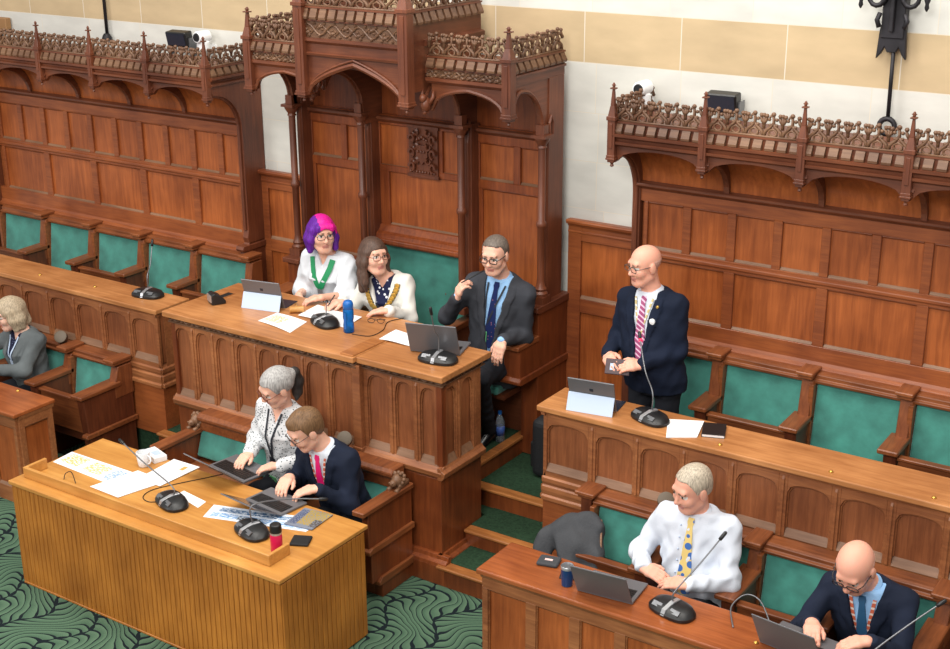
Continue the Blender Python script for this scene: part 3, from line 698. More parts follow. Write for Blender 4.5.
def clerks_table():
    t = thing('clerks_table', 'golden slatted table with raised front edge, covered in papers', 'table', (.03, -1.1, 0), world=True)
    x0, x1, y0, y1, Z = -1.085, 1.14, -1.482, -.722, .72
    mb = MB(); mb.box(x0, x1, y0, y1, Z - .026, Z); build('tabletop', mb, M['table_top'], t, bevel=.005, seg=2)
    xa, xb, ya = x0 + .015, x1 - .015, y0 + .018
    mb = MB(); mb.box(xa + .01, xb - .01, ya + .012, ya + .03, .0, Z - .026, 0); n = 56; w = (xb - xa) / n
    for i in range(n): mb.box(xa + i * w + .002, xa + (i + 1) * w - .002, ya, ya + .02, .012, Z - .034, 0)
    mb.box(xa - .004, xb + .004, ya - .004, ya + .02, 0, .014, 0)
    build('front_panel', mb, M['table_side'], t, bevel=.0025)
    for nm, xs in (('end_panel', xb), ('end_panel', xa)):
        mb = MB(); mb.box(xs - .016, xs + .002, ya + .02, y1 - .03, 0, Z - .026); n = 18; w = (y1 - .03 - ya - .0) / n
        s = 1 if xs > 0 else -1
        for i in range(n): mb.box(min(xs, xs + s * .012), max(xs, xs + s * .012), ya + i * w + .002, ya + (i + 1) * w - .002, .012, Z - .034)
        build(nm, mb, M['table_side'], t, bevel=.0025)
    mb = MB(); za = Z + .068
    ux0, ux1, uy = x0 + .045, x1 - .145, y0 + .085
    mb.box(ux0, ux1, uy, uy + .022, Z, za); mb.box(ux0, ux0 + .022, uy + .022, uy + .17, Z, za); mb.box(ux1 - .022, ux1, uy + .022, uy + .17, Z, za)
    build('upstand', mb, M['table_top'], t, bevel=.003)
    build('leg_frame', MB().box(xa + .02, xa + .07, y1 - .10, y1 - .05, 0, Z - .03).box(xb - .07, xb - .02, y1 - .10, y1 - .05, 0, Z - .03).box(xa + .07, xb - .07, y1 - .09, y1 - .06, Z - .12, Z - .03), M['table_side'], t)
    return t
clerks_table()

# ------------------------------------------------------------------ seats
def seat(label, x0, x1, row, folded=False, group=None, endface=False, mid=False):
    if row == 'rear': yb, yf, zf, zs, za, zt, YW = 1.345, 1.06, FT, .86, 1.09, 1.39, 1.40
    else: yb, yf, zf, zs, za, zt, YW = .235, -.17, 0, .38, .61, .80, .315
    t = thing('fixed_seat', label, 'seat', ((x0 + x1) / 2, yb - .2, zf), group=group, world=True)
    w = .055
    # back rail, cushion
    mb = MB(); mb.prism([(yb - .01, zt - .075), (yb - .045, zt - .07), (yb - .05, zt - .05), (yb - .03, zt - .045), (yb - .03, zt - .02), (yb - .01, zt - .012), (YW, zt - .012), (YW, zt - .075)], 'x', x0, x1)
    mb.box(x0, x1, yb + .02, YW, zf + .2, zt - .06); mb.box(x0, x0 + .03, yb - .08, yb + .02, zs + .02, zt - .07)
    build('back_rail', mb, M['seat_rail'], t, bevel=.003)
    b = MB(); b.prism([(yb - .075, zs + .03), (yb - .02, zt - .075), (yb + .03, zt - .075), (yb + .03, zs + .03)], 'x', x0 + .03, x1 - w)
    build('back_cushion', b, M['green'], t, bevel=.014, seg=2)
    if folded:
        build('seat_board', MB().box(x0 + .02, x1 - .05, yf + .03, yf + .055, za - .30, za - .035).box(x0 + .015, x1 - .045, yf + .015, yf + .07, za - .045, za - .025), M['seat_rail'], t, bevel=.004)
        build('seat_cushion', MB().box(x0 + .02, x1 - w, yf + .08, yb - .02, zs - .05, zs + .0), M['green'], t, bevel=.015, seg=2)
    else:
        build('seat_cushion', MB().box(x0 + .02, x1 - w, yf + .02, yb - .02, zs - .05, zs + .045), M['green'], t, bevel=.02, seg=2)
    build('seat_base', MB().box(x0 + .02, x1 - w, yf + .05, yb + .02, zs - .14, zs - .05), M['seat_dark'], t, bevel=.004)
    # standard with cap, armrest and the panel under it
    st = build('standard', MB().prism([(yb - .10, za), (yb - .055, zt - .05), (YW, zt - .05), (YW, za - .1), (yb - .1, za - .1)], 'x', x1 - w, x1 + .018), M['seat_post'], t, bevel=.004)
    build('cap', MB().box(x1 - w - .022, x1 + .03, yb - .115, YW - .005, zt - .012, zt + .012).box(x1 - w - .012, x1 + .022, yb - .10, YW - .005, zt - .036, zt - .012), M['seat_wood'], st, bevel=.005)
    build('armrest', MB().prism([(yf - .03, za - .008), (yf - .03, za + .022), (yb - .05, za + .03), (yb - .05, za - .008)], 'x', x1 - w - .035, x1 + .03), M['seat_wood'], t, bevel=.006)
    build('arm_panel', MB().prism([(yf + .0, za - .01), (YW - .01, za - .01), (YW - .01, zf), (yf + .06, zf), (yf + .03, zs - .1)], 'x', x1 - w - .005, x1 + .015), M['seat_dark'], t, bevel=.004)
    if endface:
        mb = MB(); mb.prism([(yf - .01, zs - .09), (yf - .02, zs - .075), (yf - .01, zs - .055), (YW, zs - .055), (YW, zs - .09)], 'x', x1 - .02, x1 + .035)
        build('end_moulding', mb, M['seat_rail'], t, bevel=.003)
    return t
GR, GL, GF, GS = 'green seats of the back row, right side', 'green seats of the back row, left side', 'green seats of the front row, right side', 'green seats of the front row, left side'
seat('green back-row seat directly behind the standing man', 1.80, 2.39, 'rear', False, GR)
seat('folded green back-row seat next to the standing man, behind the black notebook', 2.39, 2.98, 'rear', True, GR)
seat('green back-row seat with its cushion down, second right of the standing man', 2.98, 3.58, 'rear', False, GR)
seat('green back-row seat cut off by the right edge of the photo', 3.58, 4.17, 'rear', True, GR)
xl = [-1.575, -2.18, -2.785, -3.39, -4.01, -4.62]
labs = ['green back-row seat nearest the tall canopied seat on the left side', 'green back-row seat with long armrest directly behind the left desk microphone', 'folded green back-row seat in the middle of the left row', 'green back-row seat with long armrest, second from the left wall end', 'folded green back-row seat at the far left edge of the photo']
for i in range(5): seat(labs[i], xl[i + 1], xl[i], 'rear', i in (0, 2, 4), GL)
xf = [2.105, 2.63, 3.15, 3.66, 4.17, 4.70]
labs = ['green front-row seat at the aisle with a dark jacket draped over it', 'green front-row seat occupied by the man in the white shirt', 'empty green front-row seat between the white-shirted man and the bald man in navy', 'green front-row seat occupied by the bald man in navy', None]
for i in range(4): seat(labs[i], xf[i], xf[i + 1], 'front', i in (0, 2), GF)
# aisle-end upright of the right front row
t = thing('seat_end_post', 'oak end post of the right front row beside the carpeted steps', 'post', (2.08, .2, 0), world=True)
build('post', MB().box(2.03, 2.10, .18, .315, 0, .765), M['seat_dark'], t, bevel=.004)
build('cap', MB().box(2.00, 2.13, .15, .315, .785, .81).box(2.015, 2.115, .165, .315, .765, .785), M['seat_wood'], t, bevel=.005)
seat('empty green front-row seat at the aisle end, right of the woman in grey', -2.47, -1.95, 'front', True, GS, endface=True)
seat('green front-row seat occupied by the woman in the grey cardigan', -2.99, -2.47, 'front', False, GS)
seat('green front-row seat at the far left, left of the woman in grey', -3.51, -2.99, 'front', False, GS)
# clerks' bench
t = thing('clerks_bench', 'oak bench with green cushion and carved beast arms in front of the central desk', 'bench', (.05, -.2, 0), world=True)
xa, xb = -.84, .945
mb = MB(); mb.prism([(-.03, .765), (-.14, .765), (-.165, .745), (-.165, .72), (-.14, .70), (-.14, .635), (-.03, .635)], 'x', xa + .06, xb - .06); mb.box(xa + .06, xb - .06, -.08, -.03, .1, .64)
build('back_rail', mb, M['seat_wood'], t, bevel=.005)
build('back_cushion', MB().prism([(-.19, .46), (-.13, .635), (-.07, .635), (-.07, .46)], 'x', xa + .06, xb - .06), M['green'], t, bevel=.012, seg=2)
build('seat_board', MB().box(xa + .06, xb - .06, -.46, -.10, .37, .43), M['seat_rail'], t, bevel=.008, seg=2)
build('seat_base', MB().box(xa + .06, xb - .06, -.48, -.10, .28, .37).box(xa + .06, xb - .06, -.36, -.06, 0, .28), M['seat_rail'], t, bevel=.004)
for x in (xb, xa):
    x0, x1 = x - .065, x
    if x == xa: x0, x1 = xa, xa + .065
    ep = build('end_panel', MB().box(x0 + .008, x1 - .008, -.47, -.03, .36, .62).box(x0 + .008, x1 - .008, -.45, -.03, .13, .36).box(x0, x1, -.36, -.03, 0, .14), M['oak_base'], t, bevel=.004)
    build('moulding', MB().prism([(-.49, .345), (-.49, .37), (-.46, .385), (-.03, .385), (-.03, .345)], 'x', x0 - .012, x1 + .012).prism([(-.40, .10), (-.40, .125), (-.37, .15), (-.03, .15), (-.03, .10)], 'x', x0 - .012, x1 + .012), M['seat_wood'], ep, bevel=.003)
    build('armrest', MB().box(x0 - .012, x1 + .012, -.54, -.03, .62, .655), M['seat_wood'], t, bevel=.006)
    c = (x0 + x1) / 2; mb = MB()
    mb.ball((c, -.14, .705), (.036, .045, .042), 10, 8); mb.ball((c, -.185, .70), (.024, .028, .024), 8, 6)
    for k in range(12):
        a = k * 2 * PI / 12; mb.ball((c + .038 * math.cos(a), -.125 + .012 * math.sin(2 * a), .712 + .038 * math.sin(a)), .015, 6, 5)
    for k in (-1, 1): mb.ball((c + k * .022, -.135, .75), .012, 6, 4); mb.ball((c + k * .012, -.205, .71), .007, 5, 4); mb.tube([(c + k * .026, -.16, .66), (c + k * .03, -.20, .655)], .014, 6)
    mb.box(c - .03, c + .03, -.16, -.06, .65, .69)
    o = build('carved_beast', mb, M['sill'], t, smooth=True); o['label'] = 'carved grey-brown beast head on the arm'
# ------------------------------------------------------------------ things on the desks
def at(px, py, Z):
    d = fw * FPX + r2 * (px - 475) - u2 * (py - 324.5); t = (Z - CAM[2]) / d[2]; return CAM + t * d
TB, CT, CW, RD, FD = .72, 1.40, 1.397, 1.225, .72
def microphone(label, x, y, z, rz, neck, lit=False, group='conference microphones'):
    """wedge shaped base with silver strip and gooseneck; neck = points in the unit's own frame"""
    t = thing('conference_microphone', label, 'microphone', (x, y, z), rz, group); K = 1.42
    mb = MB(); n = 28
    def ring(ax, ay, zz, dy=0): return [(ax * (abs(math.cos(a)) ** .7) * (1 if math.cos(a) > 0 else -1), dy + ay * (abs(math.sin(a)) ** .8) * (1 if math.sin(a) > 0 else -1), zz) for a in [2 * PI * i / n for i in range(n)]]
    R = [ring(.085, .05, 0), ring(.092, .056, .004), ring(.092, .056, .014), ring(.078, .046, .030, .004), ring(.05, .028, .038, .010)]
    vs = [p for r in R for p in r]
    fs = [(i * n + j, i * n + (j + 1) % n, (i + 1) * n + (j + 1) % n, (i + 1) * n + j) for i in range(len(R) - 1) for j in range(n)] + [tuple(range(n))[::-1], tuple(range(4 * n, 5 * n))]
    mb.add(vs, fs); build('base', mb.xf(np.eye(3) * K), M['black'], t, smooth=True, auto=True)
    build('strip', MB().prism([(-.058, .008), (-.048, .030), (.0, .044), (.035, .042), (.035, .036), (-.04, .02)], 'x', -.009, .009).xf(np.eye(3) * K), M['silver'], t, bevel=.002)
    for a, b in ((.02, .06), (-.06, -.02)): build('key_panel', MB().prism([(-.044, .026), (-.030, .037), (-.026, .036), (-.042, .024)], 'x', a, b).xf(np.eye(3) * K), M['grey_metal'], t)
    # smooth the neck
    P = [np.array(p, float) for p in neck]; Q = []
    for i in range(len(P) - 1):
        p0 = P[max(i - 1, 0)]; p1 = P[i]; p2 = P[i + 1]; p3 = P[min(i + 2, len(P) - 1)]
        for k in range(6):
            u = k / 6; Q.append(.5 * ((2 * p1) + (-p0 + p2) * u + (2 * p0 - 5 * p1 + 4 * p2 - p3) * u * u + (-p0 + 3 * p1 - 3 * p2 + p3) * u ** 3))
    Q.append(P[-1])
    g = build('gooseneck', MB().tube(Q, .0042, 8), M['grey_metal'] if not lit else M['grey_metal'], t, smooth=True)
    d = Q[-1] - Q[-3]; d /= np.linalg.norm(d)
    build('capsule', MB().tube([Q[-1] - d * .02, Q[-1] - d * .018, Q[-1] + d * .004, Q[-1] + d * .03, Q[-1] + d * .036], [.005, .0095, .0105, .0095, .004], 10), M['black'], g, smooth=True)
    if lit:
        build('light_ring', MB().tube([Q[-1] - d * .024, Q[-1] - d * .014], [.0125, .0125], 12), M['mic_red'], g)
    return t
m, nt, b = newmat('mic_red'); b.inputs['Base Color'].default_value = lin((255, 40, 60)); b.inputs['Emission Color'].default_value = lin((255, 30, 60)); b.inputs['Emission Strength'].default_value = 3.0; M['mic_red'] = m
def rotz(a): c, s = math.cos(a), math.sin(a); return np.array([[c, -s, 0], [s, c, 0], [0, 0, 1]])
def neck_to(base, rz, tip, bow=(0, 0, 0), h=.10):
    """gooseneck control points (own frame) ending at the world point tip"""
    v = rotz(-rz) @ (np.array(tip) - np.array(base)); b0 = V(0, .01, .05)
    return [b0, b0 + V(0, .002, h), b0 * .45 + v * .55 + rotz(-rz) @ np.array(bow, float), v]
def mic_at(label, px, py, Z, rz, tip, bow=(0, 0, 0), h=.10, lit=False):
    p = at(px, py, Z); return microphone(label, p[0], p[1], Z, rz, neck_to(p, rz, tip, bow, h), lit)
mic_at('black gooseneck microphone alone on the left back-row desk', 148, 296, RD, .15, V(-1.975, .66, 1.585), (0, 0, .0))
mic_at('black gooseneck microphone on the slatted table, its long neck leaning over the white cup', 172, 504, TB, -.35, at(122, 442, .95), (.0, 0, .02), .06)
mic_at('black gooseneck microphone beside the pink flask, its neck bent towards the young man', 252, 533, TB, -.35, at(322, 499, .82), (-.04, 0, .06), .12)
mic_at('black microphone base with low neck on the central desk, left of the blue bottle', 325, 324, CT, -.45, V(-.14, .50, 1.50), (0, 0, .03), .03)
mic_at('black gooseneck microphone in front of the grey-suited man\'s laptop', 438, 361, CW, .12, at(431, 312, 1.735), (-.0, 0, 0))
mic_at('black gooseneck microphone with red light ring before the standing man', 650, 420, RD, -.38, at(640, 337, 1.63), (0, 0, .0), .12, True)
mic_at('black gooseneck microphone before the man in the white shirt', 672, 612, FD, -.25, at(722, 537, 1.08), (0, 0, .02), .06)
microphone('black gooseneck microphone at the bottom right, before the bald man in navy', 4.02, -.60, FD, -.2, neck_to(V(4.02, -.60, FD), -.2, at(940, 604, 1.05), (0, 0, .03), .05))
# wedge speaker phone on the left end of the central desk
p = at(217, 303, CT)
t = thing('desk_telephone', 'black and grey desk unit standing at the left end of the central desk', 'telephone', (p[0], p[1], CT), -.5)
build('body', MB().prism([(-.05, 0), (.05, 0), (.055, .02), (.02, .06), (-.03, .085), (-.05, .075)], 'x', -.05, .05), M['black'], t, bevel=.008, seg=2)
build('screen', MB().hexa([(-.042, -.056, .02), (.042, -.056, .02), (.042, -.050, .02), (-.042, -.050, .02), (-.042, -.056, .07), (.042, -.056, .07), (.042, -.050, .07), (-.042, -.050, .07)]), M['silver'], t)
o = thing('cable_slot', 'dark cable slot cut into the left end of the central desk top', 'slot', (-1.03, .42, CT)); build('frame', MB().box(-.035, .035, -.09, .09, 0, .003), M['nosing'], o); build('opening', MB().box(-.025, .025, -.08, .08, .003, .0042), M['black_rubber'], o)

def laptop(label, x, y, z, rz, w=.33, d=.23, ang=105, colr='laptop_grey', screen_on=False):
    """keyboard side at -y (towards the user at +y after rz=pi); hinge at y=0, screen leans back"""
    t = thing('laptop', label, 'laptop', (x, y, z), rz)
    build('base', MB().box(-w / 2, w / 2, -d, 0, .003, .017), M[colr], t, bevel=.004, seg=2)
    kb = MB(); kb.box(-w / 2 + .02, w / 2 - .02, -d * .55, -.025, .017, .0178)
    n = 13; kw = (w - .05) / n
    for r in range(5):
        for i in range(n): kb.box(-w / 2 + .025 + i * kw + .0015, -w / 2 + .025 + (i + 1) * kw - .0015, -d * .53 + r * d * .085, -d * .53 + r * d * .085 + d * .07, .0178, .0195)
    build('keyboard', kb, M['black'], t)
    build('touchpad', MB().box(-.05, .05, -d * .95, -d * .62, .017, .0176), M['grey_metal'], t)
    a = math.radians(ang - 90); h = d * .98
    c, s = math.cos(a), math.sin(a)
    def S(u, q, off): return (u, off * c + q * s, .014 + q * c - off * s)
    lid = MB().hexa([S(-w / 2, 0, -.003), S(w / 2, 0, -.003), S(w / 2, 0, .004), S(-w / 2, 0, .004), S(-w / 2, h, -.003), S(w / 2, h, -.003), S(w / 2, h, .004), S(-w / 2, h, .004)])
    lo = build('lid', lid, M[colr], t, bevel=.003)
    build('display', MB().hexa([S(-w / 2 + .01, .015, -.004), S(w / 2 - .01, .015, -.004), S(w / 2 - .01, .015, -.003), S(-w / 2 + .01, .015, -.003), S(-w / 2 + .01, h - .01, -.004), S(w / 2 - .01, h - .01, -.004), S(w / 2 - .01, h - .01, -.003), S(-w / 2 + .01, h - .01, -.003)]), M['screen_dark'], lo)
    return t
M['screen_dark'] = plain('screen_dark', (40, 46, 58), .15)
def tablet(label, x, y, z, rz, w=.29, h=.20, d=.16):
    t = thing('tablet_computer', label, 'tablet', (x, y, z), rz)
    a = math.radians(20); c, s = math.cos(a), math.sin(a)
    def S(u, q, off): return (u, off * c + q * s - .02, .004 + q * c - off * s)
    def slabq(u0, u1, q0, q1, o0, o1): return MB().hexa([S(u0, q0, o0), S(u1, q0, o0), S(u1, q0, o1), S(u0, q0, o1), S(u0, q1, o0), S(u1, q1, o0), S(u1, q1, o1), S(u0, q1, o1)])
    # local -y is the audience side: the back of the tablet with its pale cover flap
    a = math.radians(-18); c, s = math.cos(a), math.sin(a)
    build('body', slabq(-w / 2, w / 2, .0, h, 0, .009), M['laptop_grey'], t, bevel=.003)
    build('display', slabq(-w / 2 + .01, w / 2 - .01, .01, h - .01, .009, .0098), M['screen_dark'], t)
    build('kickstand', MB().hexa([(-w / 2, -.10, 0), (w / 2, -.10, 0), (w / 2, -.094, 0), (-w / 2, -.094, 0)] + [(-w / 2, S(0, h * .52, 0)[1] - .006, S(0, h * .52, 0)[2]), (w / 2, S(0, h * .52, 0)[1] - .006, S(0, h * .52, 0)[2]), (w / 2, S(0, h * .52, 0)[1] - .001, S(0, h * .52, 0)[2]), (-w / 2, S(0, h * .52, 0)[1] - .001, S(0, h * .52, 0)[2])]), M['pale_panel'], t, bevel=.002)
    build('emblem', slabq(-.012, .012, h * .62, h * .72, -.0008, 0), M['screen_dark'], t)
    kb = build('keyboard', MB().box(-w / 2, w / 2, .0, d, 0, .006), M['screen_dark'], t, bevel=.002)
    return t
tablet('grey tablet on a pale stand at the left end of the central desk', -.62, .43, CT, .20, .30, .21)
tablet('grey tablet on a pale stand on the back-row desk before the standing man', 1.965, .44, RD, .16, .29, .21)
laptop('grey laptop open on the central desk before the grey-suited man', .90, .30, CW, PI + .30, .33, .23, 112)
laptop('silver laptop open before the woman in the spotted blouse', -.0, -.70, TB, PI - .16, .36, .23, 140)
laptop('flat grey laptop the young man in navy types on', .50, -.91, TB, PI - .12, .32, .21, 149)
laptop('grey laptop open on the reddish desk beside the blue tumbler', 2.665, -.69, FD, PI + .10, .31, .22, 118)
laptop('dark laptop at the bottom edge before the bald man in navy', 3.66, -.66, FD, PI - .12, .33, .23, 118)

def printed(name, base, blocks, seed=0):
    """paper with coloured print blocks: (x0,x1,y0,y1,colour,kind) in sheet units 0..1 of Generated coordinates"""
    m, nt, b = newmat(name); L = nt.links.new
    tc = N(nt, 'ShaderNodeTexCoord'); sx = N(nt, 'ShaderNodeSeparateXYZ'); L(tc.outputs['Generated'], sx.inputs[0])
    def mth(op, a, bb=None):
        n = N(nt, 'ShaderNodeMath', operation=op)
        for i, q in enumerate((a, bb)):
            if q is None: continue
            if isinstance(q, (int, float)): n.inputs[i].default_value = q
            else: L(q, n.inputs[i])
        return n.outputs[0]
    cur = None; X, Y = sx.outputs['X'], sx.outputs['Y']
    no = N(nt, 'ShaderNodeTexNoise'); no.inputs['Scale'].default_value = 26; L(tc.outputs['Generated'], no.inputs['Vector'])
    prev = lin(base); out = None
    for (x0, x1, y0, y1, c, kind) in blocks:
        k = mth('MULTIPLY', mth('MULTIPLY', mth('GREATER_THAN', X, x0), mth('LESS_THAN', X, x1)), mth('MULTIPLY', mth('GREATER_THAN', Y, y0), mth('LESS_THAN', Y, y1)))
        if kind == 'lines':
            k = mth('MULTIPLY', k, mth('LESS_THAN', mth('FRACT', mth('MULTIPLY', Y, 24)), .45)); k = mth('MULTIPLY', k, .5)
        elif kind == 'blot': k = mth('MULTIPLY', k, mth('GREATER_THAN', no.outputs['Fac'], .47))
        mx = N(nt, 'ShaderNodeMix', data_type='RGBA'); L(k, mx.inputs[0]); mx.inputs[7].default_value = lin(c)
        if out is None: mx.inputs[6].default_value = prev
        else: L(out, mx.inputs[6])
        out = mx.outputs[2]
    if out: L(out, b.inputs['Base Color'])
    else: b.inputs['Base Color'].default_value = prev
    b.inputs['Roughness'].default_value = .65; b.inputs['Specular IOR Level'].default_value = .25
    return m
PW = (240, 241, 244)
M['p_orange'] = printed('paper_orange_blocks', PW, [(.06, .30, .2, .8, (232, 184, 110), 'blot'), (.38, .62, .2, .8, (236, 190, 120), 'blot'), (.66, .94, .15, .85, (150, 176, 214), 'blot')])
M['p_lines'] = printed('paper_lines', PW, [(.1, .9, .12, .9, (150, 152, 158), 'lines')])
M['p_seal'] = printed('paper_seal', PW, [(.12, .80, .12, .70, (170, 172, 178), 'lines'), (.60, .74, .70, .86, (206, 160, 90), 'fill')])
M['p_blue'] = printed('paper_blue_headline', (226, 234, 244), [(.08, .92, .55, .85, (58, 104, 148), 'blot'), (.06, .95, .12, .45, (120, 160, 206), 'blot'), (.3, .5, .12, .4, (60, 80, 100), 'blot')])
M['p_brown'] = printed('paper_brown_print', PW, [(.1, .5, .2, .75, (214, 190, 140), 'blot'), (.55, .95, .1, .9, (150, 152, 158), 'lines')])
M['p_cover'] = printed('magazine_cover', (120, 126, 140), [(.25, .98, .15, .95, (168, 140, 52), 'blot'), (.06, .3, .1, .9, (70, 80, 110), 'blot'), (.7, .95, .1, .5, (80, 70, 60), 'blot')])
def sheet(name, label, cat, quad, z, mat, th=.0015, lift=None, group=None):
    """paper lying on a desk; quad = four world xy corners counter-clockwise"""
    q = [np.array(p[:2], float) for p in quad]; c = sum(q) / 4; ex = q[1] - q[0]; a = math.atan2(ex[1], ex[0]); R = rotz(-a)[:2, :2]
    t = MB(); n = 8; vs = []; fs = []
    L = [R @ (p - c) for p in q]
    for k in (0, 1):
        for j in range(n + 1):
            for i in range(n + 1):
                u, v = i / n, j / n; p = L[0] * (1 - u) * (1 - v) + L[1] * u * (1 - v) + L[2] * u * v + L[3] * (1 - u) * v
                h = (lift(u, v) if lift else 0) + k * th; vs.append((p[0], p[1], .0008 + h))
    W = n + 1; A = W * W
    for j in range(n):
        for i in range(n):
            a0 = j * W + i; fs.append((a0, a0 + W, a0 + W + 1, a0 + 1)); fs.append((A + a0, A + a0 + 1, A + a0 + W + 1, A + a0 + W))
    for i in range(n):
        fs += [(i, i + 1, A + i + 1, A + i), (n * W + i + 1, n * W + i, A + n * W + i, A + n * W + i + 1), ((i + 1) * W, i * W, A + i * W, A + (i + 1) * W), (i * W + n, (i + 1) * W + n, A + (i + 1) * W + n, A + i * W + n)]
    t.add(vs, fs)
    o = build(name, t, mat, smooth=True, auto=True); o.location = (c[0], c[1], z); o.rotation_euler = (0, 0, a)
    return tag(o, label, cat, group)
def quadpx(ps, Z): return [at(x, y, Z) for x, y in ps]
G1 = 'papers on the slatted table'
sheet('paper_sheet', 'long white paper with orange and blue blocks at the left end of the slatted table', 'paper', quadpx([(53, 462), (121, 489), (140, 475), (72, 452)], TB), TB, M['p_orange'], group=G1)
sheet('paper_sheet', 'white printed sheet lying in front of the white cup on the slatted table', 'paper', quadpx([(90, 487), (118, 498), (166, 482), (138, 471)], TB), TB + .002, M['p_lines'], group=G1)
sheet('paper_sheet', 'white sheet with a small tan seal, right of the white cup', 'paper', quadpx([(137, 480), (160, 487), (200, 468), (174, 460)], TB), TB + .0045, M['p_seal'], group=G1)
sheet('paper_card', 'small blank white card right of the slatted table\'s left microphone', 'paper', quadpx([(176, 495), (198, 508), (206, 502), (184, 491)], TB), TB, M['paper'], group=G1)
sheet('newspaper', 'white leaflet with bold blue print under the young man\'s laptop', 'paper', quadpx([(203, 517), (306, 532), (324, 520), (214, 505)], TB), TB, M['p_blue'], group=G1)
o = sheet('magazine', 'glossy magazine with yellow-brown cover on the right end of the slatted table', 'magazine', quadpx([(284, 525), (312, 531), (333, 516), (305, 509)], TB), TB + .003, M['p_cover'], th=.006)
G2 = 'papers on the central desk'
wav = lambda u, v: .004 * (1 + math.sin(u * 5 + v * 2))
sheet('booklet', 'open white booklet with brown print in front of the woman with purple hair', 'booklet', quadpx([(258, 321), (290, 333), (307, 322), (277, 313)], CT), CT, M['p_brown'], lift=lambda u, v: .006 * abs(math.sin(u * PI)), group=G2)
sheet('paper_sheet', 'white sheets under the hands of the woman wearing the gold chain', 'paper', quadpx([(298, 316), (345, 328), (362, 318), (318, 306)], CT), CT, M['p_lines'], lift=wav, group=G2)
sheet('paper_sheet', 'loose white sheet left of the grey-suited man\'s laptop', 'paper', quadpx([(379, 340), (413, 347), (422, 337), (396, 331)], CT), CT + .001, M['paper'], lift=wav, group=G2)
sheet('paper_sheet', 'stack of white paper beside the black notebook on the back-row desk', 'paper', quadpx([(666, 438), (697, 438), (704, 424), (668, 420)], RD), RD, M['paper'], th=.006, lift=lambda u, v: .012 * u * v)
t = thing('notebook', 'black hardback notebook beside the white papers on the back-row desk', 'notebook', tuple(at(714, 432, RD)), .35)
build('pages', MB().box(-.062, .062, -.082, .085, .003, .016), M['paper'], t); build('cover', MB().box(-.065, .065, -.085, .088, .016, .019).box(-.065, .065, -.085, .088, 0, .003).box(-.066, -.062, -.085, .088, 0, .019), M['black'], t, bevel=.002)
# cup and small box
p = at(144, 466, TB); t = thing('cup', 'white cup standing on papers in front of the small white box', 'cup', (p[0], p[1], TB + .002))
build('body', MB().lathe([(.030, 0), (.033, .003), (.041, .06), (.043, .095), (.040, .096), (.037, .05), (.028, .008)], n=24), M['white_plastic'], t, smooth=True, auto=True)
build('handle', MB().tube([(.040, 0, .08), (.060, .002, .075), (.064, .002, .05), (.055, 0, .028), (.037, 0, .025)], .005, 8), M['white_plastic'], t, smooth=True)
p = at(147, 460, TB); t = thing('carton', 'small white box behind the white cup', 'box', (p[0] + .02, p[1] + .05, TB), -.3)
build('body', MB().box(-.085, .085, -.045, .045, 0, .04), M['white_plastic'], t, bevel=.003); build('window', MB().box(-.02, .05, -.02, .03, .04, .041), M['pale_panel'], t)
# pink flask
p = at(277, 552, TB); t = thing('flask', 'pink travel flask with black lid on the slatted table', 'flask', (p[0], p[1], TB))
M['pink'] = plain('pink_enamel', (214, 28, 84), .3); M['blue_cup'] = plain('blue_enamel', (28, 66, 118), .28, .3)
build('body', MB().lathe([(.030, 0), (.033, .004), (.034, .10), (.033, .115)], n=24), M['pink'], t, smooth=True, auto=True)
build('collar', MB().lathe([(.0335, .115), (.0335, .127)], n=24), M['silver'], t, smooth=True, auto=True)
build('lid', MB().lathe([(.0335, .127), (.034, .15), (.031, .17), (.025, .175)], n=24), M['black'], t, smooth=True, auto=True)
p = at(301, 542, TB); t = thing('wallet', 'dark square case lying right of the pink flask', 'case', (p[0], p[1], TB), .45)
build('case', MB().box(-.055, .055, -.055, .055, 0, .016), M['black_rubber'], t, bevel=.012, seg=3)
# blue bottle
m, nt, b = newmat('blue_bottle'); b.inputs['Base Color'].default_value = lin((16, 110, 190)); b.inputs['Transmission Weight'].default_value = .55; b.inputs['Roughness'].default_value = .12; b.inputs['IOR'].default_value = 1.3; M['blue_bottle'] = m
p = at(349, 332, CT); t = thing('water_bottle', 'bright blue water bottle standing on the central desk', 'bottle', (p[0], p[1], CT))
build('body', MB().lathe([(.030, 0), (.036, .006), (.036, .05), (.032, .075), (.032, .085), (.036, .10), (.036, .15), (.030, .165)], n=24), M['blue_bottle'], t, smooth=True)
M['blue_cap'] = plain('blue_cap', (20, 96, 176), .35)
build('cap', MB().lathe([(.031, .163), (.034, .168), (.034, .20), (.026, .215), (.014, .22)], n=24), M['blue_cap'], t, smooth=True, auto=True)
build('scale_mark', MB().box(-.008, .008, -.037, -.0355, .03, .14), M['blue_cap'], t)
